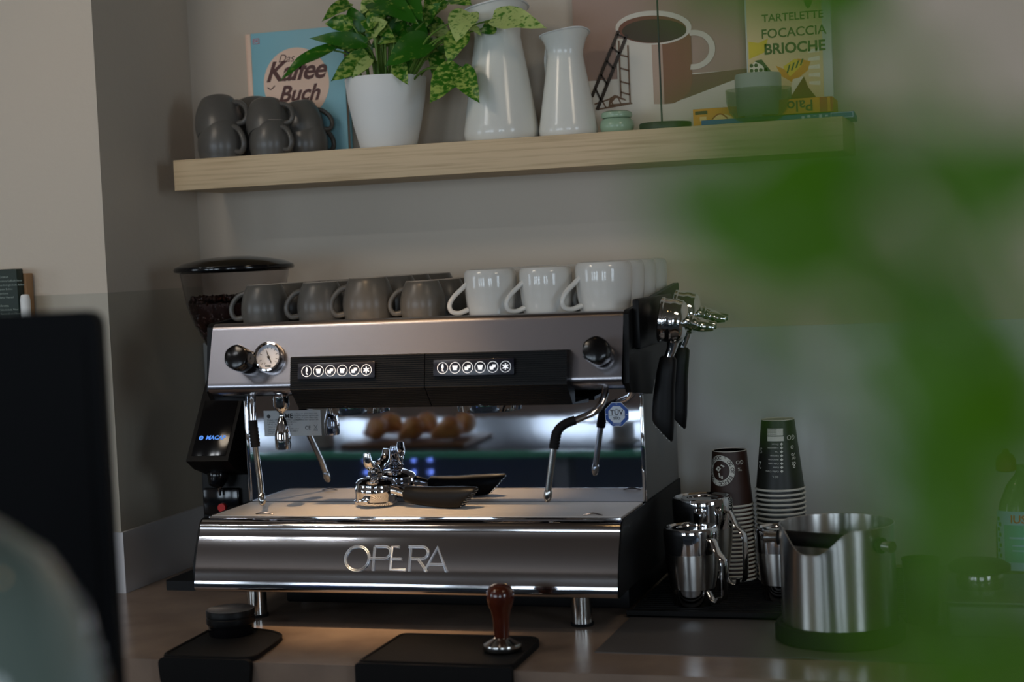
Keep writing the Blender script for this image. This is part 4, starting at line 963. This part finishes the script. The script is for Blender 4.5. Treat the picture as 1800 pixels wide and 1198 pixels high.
lt('IUS', -.50, .137, .018, 2); lb(-.55, .3, .106, .109, 0, .0013); lb(-.45, .2, .094, .0965, 0, .0013); lb(-.45, .1, .086, .088, 0, .0013)
for k in range(9): lb(-1.08+.08*(k % 2), -.95+.08*(k % 2), .066+k*.0085, .072+k*.0085, 3, .0012)
part('label', mb, [m_sw, m_sl, m_lr, m_lgn], sb, 'turquoise label with red lettering')
# low steel container, steel-banded black lid on it, and a dark tumbler
m_bin = mat('dull_steel', (128, 130, 128), .42, .6)
t = thing('steel_container', 'low dull grey steel container at the far right of the counter', 'container', (1.36, .17, 0))
mb = MB(); mb.box(1.205, 1.62, .06, .265, .0015, .052, 0, .006, seg=3); part('tub', mb, m_bin, t)
mb = MB(); mb.box(1.200, 1.625, .055, .270, .052, .0565, 0, .0015); part('rim_lid', mb, m_bin, t)
t = thing('steel_banded_lid', 'round black lid with a steel band resting on the grey container', 'lid', (1.2475, .165, .0565)); c = (1.2500, .165, .0565)
mb = MB(); mb.lathe([(0, 0), (.034, 0), (.035, .002), (.035, .022), (.034, .024), (0, .024)], c, 0, 40); part('steel_band', mb, m_steelv, t)
mb = MB(); mb.lathe([(0, .024), (.038, .024), (.046, .027), (.046, .034), (.036, .040), (0, .042)], c, 0, 40); part('black_top', mb, m_black, t)
t = thing('dark_tumbler', 'dark brown tumbler standing behind the knock box on its right', 'tumbler', (1.160, .130, .0015)); c = (1.163, .150, .0015)
mb = MB(); mb.lathe([(0, 0), (.022, 0), (.024, .002), (.029, .098), (.0295, .100), (.028, .100), (.023, .006), (0, .006)], c, 0, 40); part('tumbler_body', mb, mat('dark_brown_glaze', (52, 36, 26), .3), t)
mb = MB(); mb.lathe([(.0297, .0990), (.0302, .1005), (.0285, .1010), (.0282, .0990)], c, 0, 40); part('rim', mb, m_black, t)

# left end: small wall shelf with packets
mb = MB(); mb.box(-.95, -.40, .130, YP+.008, .400, .420, 0, .002)
single('bracket_shelf', mb, m_oak, 'small wooden wall shelf behind the black screen at left', 'shelf', (-.6, .2, .40))
m_dg = mr('carton_dark_green', (24, 42, 34)); m_ctx = mr('carton_text', (150, 160, 150)); m_crd = mr('cardboard', (160, 122, 84))
t = thing('printed_carton', 'dark green carton with small white print at the left edge', 'box', (-.497, .19, .42))
mb = MB(); mb.box(-.560, -.4475, .218, .240, .42, .6090, 0, .002); part('carton_body', mb, m_dg, t)
mb = MB(); fc = frame((-.4880, .2175, .517), (1, 0, 0), (0, 0, 1), (0, -1, 0))
rows = ['Zutaten', 'Arabica Kaffeebohnen', 'aus biologischem Anbau', 'ganze Bohne', 'geröstet', 'fairer Handel', '', 'Aroma', 'Schokolade Nuss', 'Karamell und Beere', 'milde Säure', 'langer Abgang', 'voller Körper', '', 'Zubereitung', 'Filter und Siebträger', 'Mahlgrad mittel', 'kühl und trocken', 'lagern', 'Inhalt 500 g']
for k, s_ in enumerate(rows):
    if s_: mb.text(s_, .0056 if k not in (0, 7, 14) else .0066, lambda v, k=k: fc(Vector((v.x+.002, v.y+.078-k*.0076, .0002))), 0, 'LEFT', res=1)
part('carton_print', mb, m_ctx, t)
mb = MB(); mb.box(-.520, -.4430, .2405, .2640, .42, .6000, 0, .0015); t = single('cardboard_box', mb, m_crd, 'plain brown cardboard piece behind the dark green carton', 'box', (-.47, .25, .42))
mb = MB(); mb.lathe([(0, 0), (.0085, 0), (.0092, .002), (.0092, .130), (.0080, .138), (.006, .1410), (0, .1415)], (-.4370, .2250, .42), 0, 32)
single('white_canister', mb, m_pot, 'slim white canister with rounded top beside the dark green carton', 'canister', (-.437, .225, .42))

# ================================================================ NEAR SIDE: service counter, screen, dome, plant
sc_t = thing('display_counter', 'service counter with a green-edged glass top facing the machine', 'counter', (.3, -1.6, ZF))
m_dk2 = mat('counter_blue_grey', (176, 194, 216), .5); m_gt = mat('dark_glass_top', (44, 54, 66), .32, spec=.5); m_ge = mat('green_glass_edge', (120, 230, 200), .2)
mb = MB(); mb.box(-2.2, 2.4, -2.14, -1.95, ZF, .058, 0, .004); mb.box(-2.2, 2.4, -1.95, -1.33, ZF, -.35, 0); mb.box(-2.2, 2.4, -1.95, -1.93, -.35, .058)
for x in (-2.2, -.95, .12, 1.2, 2.36): mb.box(x, x+.04, -1.40, -1.33, -.35, .058)
part('counter_body', mb, m_dk2, sc_t)
mb = MB(); mb.box(-2.25, 2.45, -2.17, -1.301, .060, .078, 0, .001); gtp = part('glass_top', mb, m_gt, sc_t)
mb = MB(); mb.box(-2.25, 2.45, -1.3005, -1.288, .060, .078, 0, .002); part('glass_edge', mb, m_ge, sc_t, 'green polished glass edge')
m_led = mat('blue_indicator', (70, 110, 255), .5, emit=(120, 150, 255), es=1.2)
mb = MB()
for k, x in enumerate((-.485, -.436, -.387, -.338, -.289)):
    for j in range(3 if k < 3 else 2): mb.ball((x, -1.50, .030-j*.035), .008, 0, 10)
part('blue_indicator_lamps', mb, m_led, sc_t)
# goods seen only in the mirror panel
m_past = mat('baked_crust', (176, 104, 42), .5, var=((20, 20, 20), (214, 160, 84), .4, .7)); m_tray = mat('wood_tray', (120, 84, 52), .5)
mb = MB(); mb.box(-.50, -.14, -1.62, -1.36, .0785, .092, 0, .003); single('serving_tray', mb, m_tray, 'wooden tray of pastries on the service counter', 'tray', (-.3, -1.5, .0785))
pastry = None
for i in range(3):
    for j in range(2):
        mb = MB(); cx, cy = -.43+i*.11, -1.55+j*.12
        if pastry is None:
            mb.tube([(cx-.05, cy+.015, .110), (cx-.025, cy-.004, .120), (cx, cy-.01, .128), (cx+.025, cy-.004, .120), (cx+.05, cy+.015, .110)], [.008, .024, .032, .024, .008], 0, 16, smooth=5, flat=1.0)
            pastry = single('croissant', mb, m_past, 'golden croissant on the wooden tray, front left', 'pastry', (cx, cy, .092)); pastry['group'] = 'croissants on the wooden tray'
        else: dup(pastry, (cx, cy, .092), (0, 0, .5*i+j), 'golden croissant on the wooden tray, %s row, %s' % (('back', 'front')[j], ('left', 'middle', 'right')[i]))
mb = MB(); mb.lathe([(0, 0), (.05, 0), (.03, .01), (.03, .05), (.13, .062), (.135, .070), (.12, .068), (0, .064)], (.27, -1.50, .0785), 0, 48)
single('cake_stand', mb, m_white, 'white porcelain cake stand on the service counter', 'cake stand', (.27, -1.50, .0785))
mb = MB(); mb.lathe([(0, 0), (.033, 0), (.035, .003), (.035, .12), (.015, .16), (.013, .20), (0, .20)], (-.58, -1.42, .0785), 0, 32); single('milk_bottle', mb, m_white, 'white bottle at the left of the pastry tray', 'bottle', (-.58, -1.42, .0785))

# black screen in the left foreground
mn = thing('cash_register_screen', 'tall black screen panel in the blurred left foreground', 'screen', (.40, -1.42, .078))
fm = frame((.6290, -1.288, .5650), (-.955, -.295, 0), (0, 0, 1), (-.295, .955, 0))
mb = MB(); mb.prism([tuple(q) for q in rounded([(0, 0), (.20, 0), (.20, -.42), (0, -.42)], .014)], -.012, .012, 'z', fn=fm); m_scr = mat('screen_black', (7, 7, 9), .6, spec=.12); part('housing', mb, m_scr, mn)
mb = MB(); mb.box(.012, .188, -.40, -.02, -.0135, -.012, 0, fn=fm); part('display_glass', mb, m_scr, mn)
mb = MB(); mb.box(.06, .14, -.475, -.20, .012, .035, 0, .004, fn=fm); mb.box(.02, .18, -.487, -.4735, -.06, .10, 0, .004, fn=fm); part('stand', mb, m_black, mn)
# glass dome
m_dome = mat('dome_glass', (124, 140, 130), .03, trans=.25, ior=1.4, coat=1)
gd = thing('glass_dome', 'blurred glass dome jar in the bottom left foreground', 'glass dome', (.835, -1.80, .078)); c = (.8300, -1.80, .078)
mb = MB(); mb.lathe([(.085, .004), (.086, .28), (.084, .32), (.076, .355), (.060, .382), (.035, .402), (0, .410), (0, .407), (.034, .399), (.058, .380), (.073, .354), (.081, .32), (.083, .28), (.082, .004), (.085, .004)], c, 0, 48); part('bell', mb, m_dome, gd)
mb = MB(); mb.lathe([(0, 0), (.098, 0), (.10, .004), (.098, .008), (0, .008)], c, 0, 48); part('plate', mb, m_steelv, gd)
mb = MB(); mb.lathe([(.004, .406), (.006, .412), (.010, .418), (.010, .424), (0, .428)], c, 0, 24); part('knob', mb, m_chrome, gd)
# blurred leafy plant in the right foreground
FL = [(1.3149,-2.2485,0.6247, 1.2954,-2.2545,0.6256, 0.0066),(1.3141,-2.1748,0.6343, 1.2935,-2.1808,0.6432, 0.0087),(1.2944,-2.1955,0.6375, 1.2796,-2.2002,0.6355, 0.0055),(1.3130,-2.2060,0.6072, 1.2846,-2.2154,0.5978, 0.0089),(1.2987,-2.2259,0.5927, 1.2840,-2.2300,0.6024, 0.0059),(1.3188,-2.2344,0.5921, 1.3003,-2.2398,0.5981, 0.0061),(1.2986,-2.2547,0.6044, 1.2896,-2.2575,0.6048, 0.0035),(1.3185,-2.1749,0.6069, 1.3002,-2.1808,0.6044, 0.0052),(1.3319,-2.1857,0.6019, 1.3107,-2.1918,0.6110, 0.0066),(1.3428,-2.1971,0.6007, 1.3316,-2.2000,0.6113, 0.0068),(1.3220,-2.2191,0.5848, 1.3108,-2.2218,0.5998, 0.0049),(1.3334,-2.2295,0.5991, 1.3256,-2.2326,0.5861, 0.0042),(1.3309,-2.2468,0.5630, 1.3197,-2.2492,0.5850, 0.0092),(1.3236,-2.1769,0.5413, 1.3265,-2.1745,0.5681, 0.0093),(1.3262,-2.1889,0.5759, 1.3078,-2.1946,0.5768, 0.0072),(1.3354,-2.2011,0.5684, 1.3291,-2.2020,0.5883, 0.0058),(1.3218,-2.2217,0.5374, 1.3244,-2.2196,0.5610, 0.0069),(1.3273,-2.2352,0.5277, 1.3243,-2.2350,0.5493, 0.0070),(1.3271,-2.2494,0.5382, 1.3146,-2.2532,0.5388, 0.0048),(1.3083,-2.1822,0.5305, 1.3067,-2.1821,0.5420, 0.0029),(1.3390,-2.1860,0.5556, 1.3328,-2.1873,0.5678, 0.0044),(1.3391,-2.2024,0.5235, 1.3312,-2.2040,0.5389, 0.0063),(1.3038,-2.2254,0.5724, 1.2950,-2.2277,0.5808, 0.0035),(1.3142,-2.2360,0.5887, 1.2969,-2.2416,0.5847, 0.0037),(1.3225,-2.2498,0.5571, 1.3206,-2.2496,0.5708, 0.0048),(1.3390,-2.1710,0.5621, 1.3218,-2.1761,0.5661, 0.0075),(1.2965,-2.1961,0.6143, 1.2835,-2.1998,0.6199, 0.0033),(1.3093,-2.2065,0.6190, 1.2990,-2.2100,0.6134, 0.0026),(1.3280,-2.2155,0.6169, 1.3157,-2.2192,0.6198, 0.0025),(1.3048,-2.2389,0.5887, 1.2917,-2.2428,0.5917, 0.0037),(1.3149,-2.2531,0.5387, 1.3060,-2.2558,0.5407, 0.0026),(1.3250,-2.1740,0.5867, 1.3092,-2.1792,0.5815, 0.0046)]
m_fl = leaf_mat('fresh_green_leaf', (86, 136, 18), (74, 122, 14), .4, .6, trans=.35)
fpt = thing('foreground_plant', 'out-of-focus bright green leafy plant filling the right foreground', 'plant', (1.37, -1.98, .078)); c = (1.37, -1.98, .078)
mb = MB(); mb.lathe([(0, 0), (.040, 0), (.043, .003), (.055, .090), (.056, .093), (.052, .093), (.048, .080), (0, .080)], c, 0, 40); part('pot', mb, m_pot, fpt)
mb = MB(); mb.lathe([(0, .082), (.0485, .081)], c, 0, 24); part('soil', mb, m_soil, fpt)
mb = MB(); ms = MB()
for i, (a, b, d, e, f_, g_, lw) in enumerate(FL):
    A = Vector((a, b, d)); B = Vector((e, f_, g_))
    leaf(mb, A, B, lw, 0, (.1*math.sin(i*2), -1, .3*math.cos(i*3)), .15, .08)
    base = Vector((1.37+.02*math.sin(i*1.7), -1.98+.02*math.cos(i*2.3), .16)); midp = Vector((1.385+.015*math.sin(i), (A.y*.6-1.98*.4), .16+(A.z-.16)*.6))
    ms.tube([base, midp, A], [.0016, .0011, .0006], 0, 6, smooth=6)
part('leaves', mb, m_fl, fpt, auto=80); part('stems', ms, m_stem, fpt)

lk = None  # bodies of the added lamps that imitate window reflections
for i, (lx, ly, ls) in enumerate(ADDED_LAMPS):
    lab = ('left', 'middle', 'right')[i]+' one of three slim white added lamps standing in for bright windows, over the service counter'
    if lk is None:
        lk = thing('window_stand_in_lamp', lab, 'ceiling light', (0, 0, 0), 'added lamps standing in for windows')
        mb = MB(); mb.box(-.09, .09, -.05, .05, .0, .045, 0, .006); part('lamp_body', mb, m_pot, lk)
        for q in (-.07, .07):
            mb = MB(); mb.tube([(q, 0, .04), (q, 0, ZC-1.694)], .003, 0, 8); part('suspension_rod', mb, m_steelv, lk)
        lk.location = (lx, ly, 1.694)
    else: dup(lk, (lx, ly, 1.694), None, lab)
# ceiling downlights (fixtures of the lamps)
m_lamp = mat('lamp_lens', (255, 220, 170), .4, emit=(255, 205, 140), es=8)
dl = None
for i, (x, y) in enumerate(((.30, -.70), (-.45, -.9), (1.75, -.9))):
    lab = ('round ceiling downlight above the machine', 'round ceiling downlight at the left', 'round ceiling downlight at the right')[i]
    if dl is None:
        dl = thing('ceiling_downlight', lab, 'ceiling light', (0, 0, 0), 'ceiling downlights')
        mb = MB(); mb.lathe([(.040, 0), (.050, 0), (.050, -.010), (.040, -.010), (.040, 0)], (0, 0, 0), 0, 32); part('trim_ring', mb, m_steelv, dl)
        mb = MB(); ngon(mb, .040, 24, -.003, 0); part('lens', mb, m_lamp, dl); dl.location = (x, y, ZC)
    else: dup(dl, (x, y, ZC), None, lab)
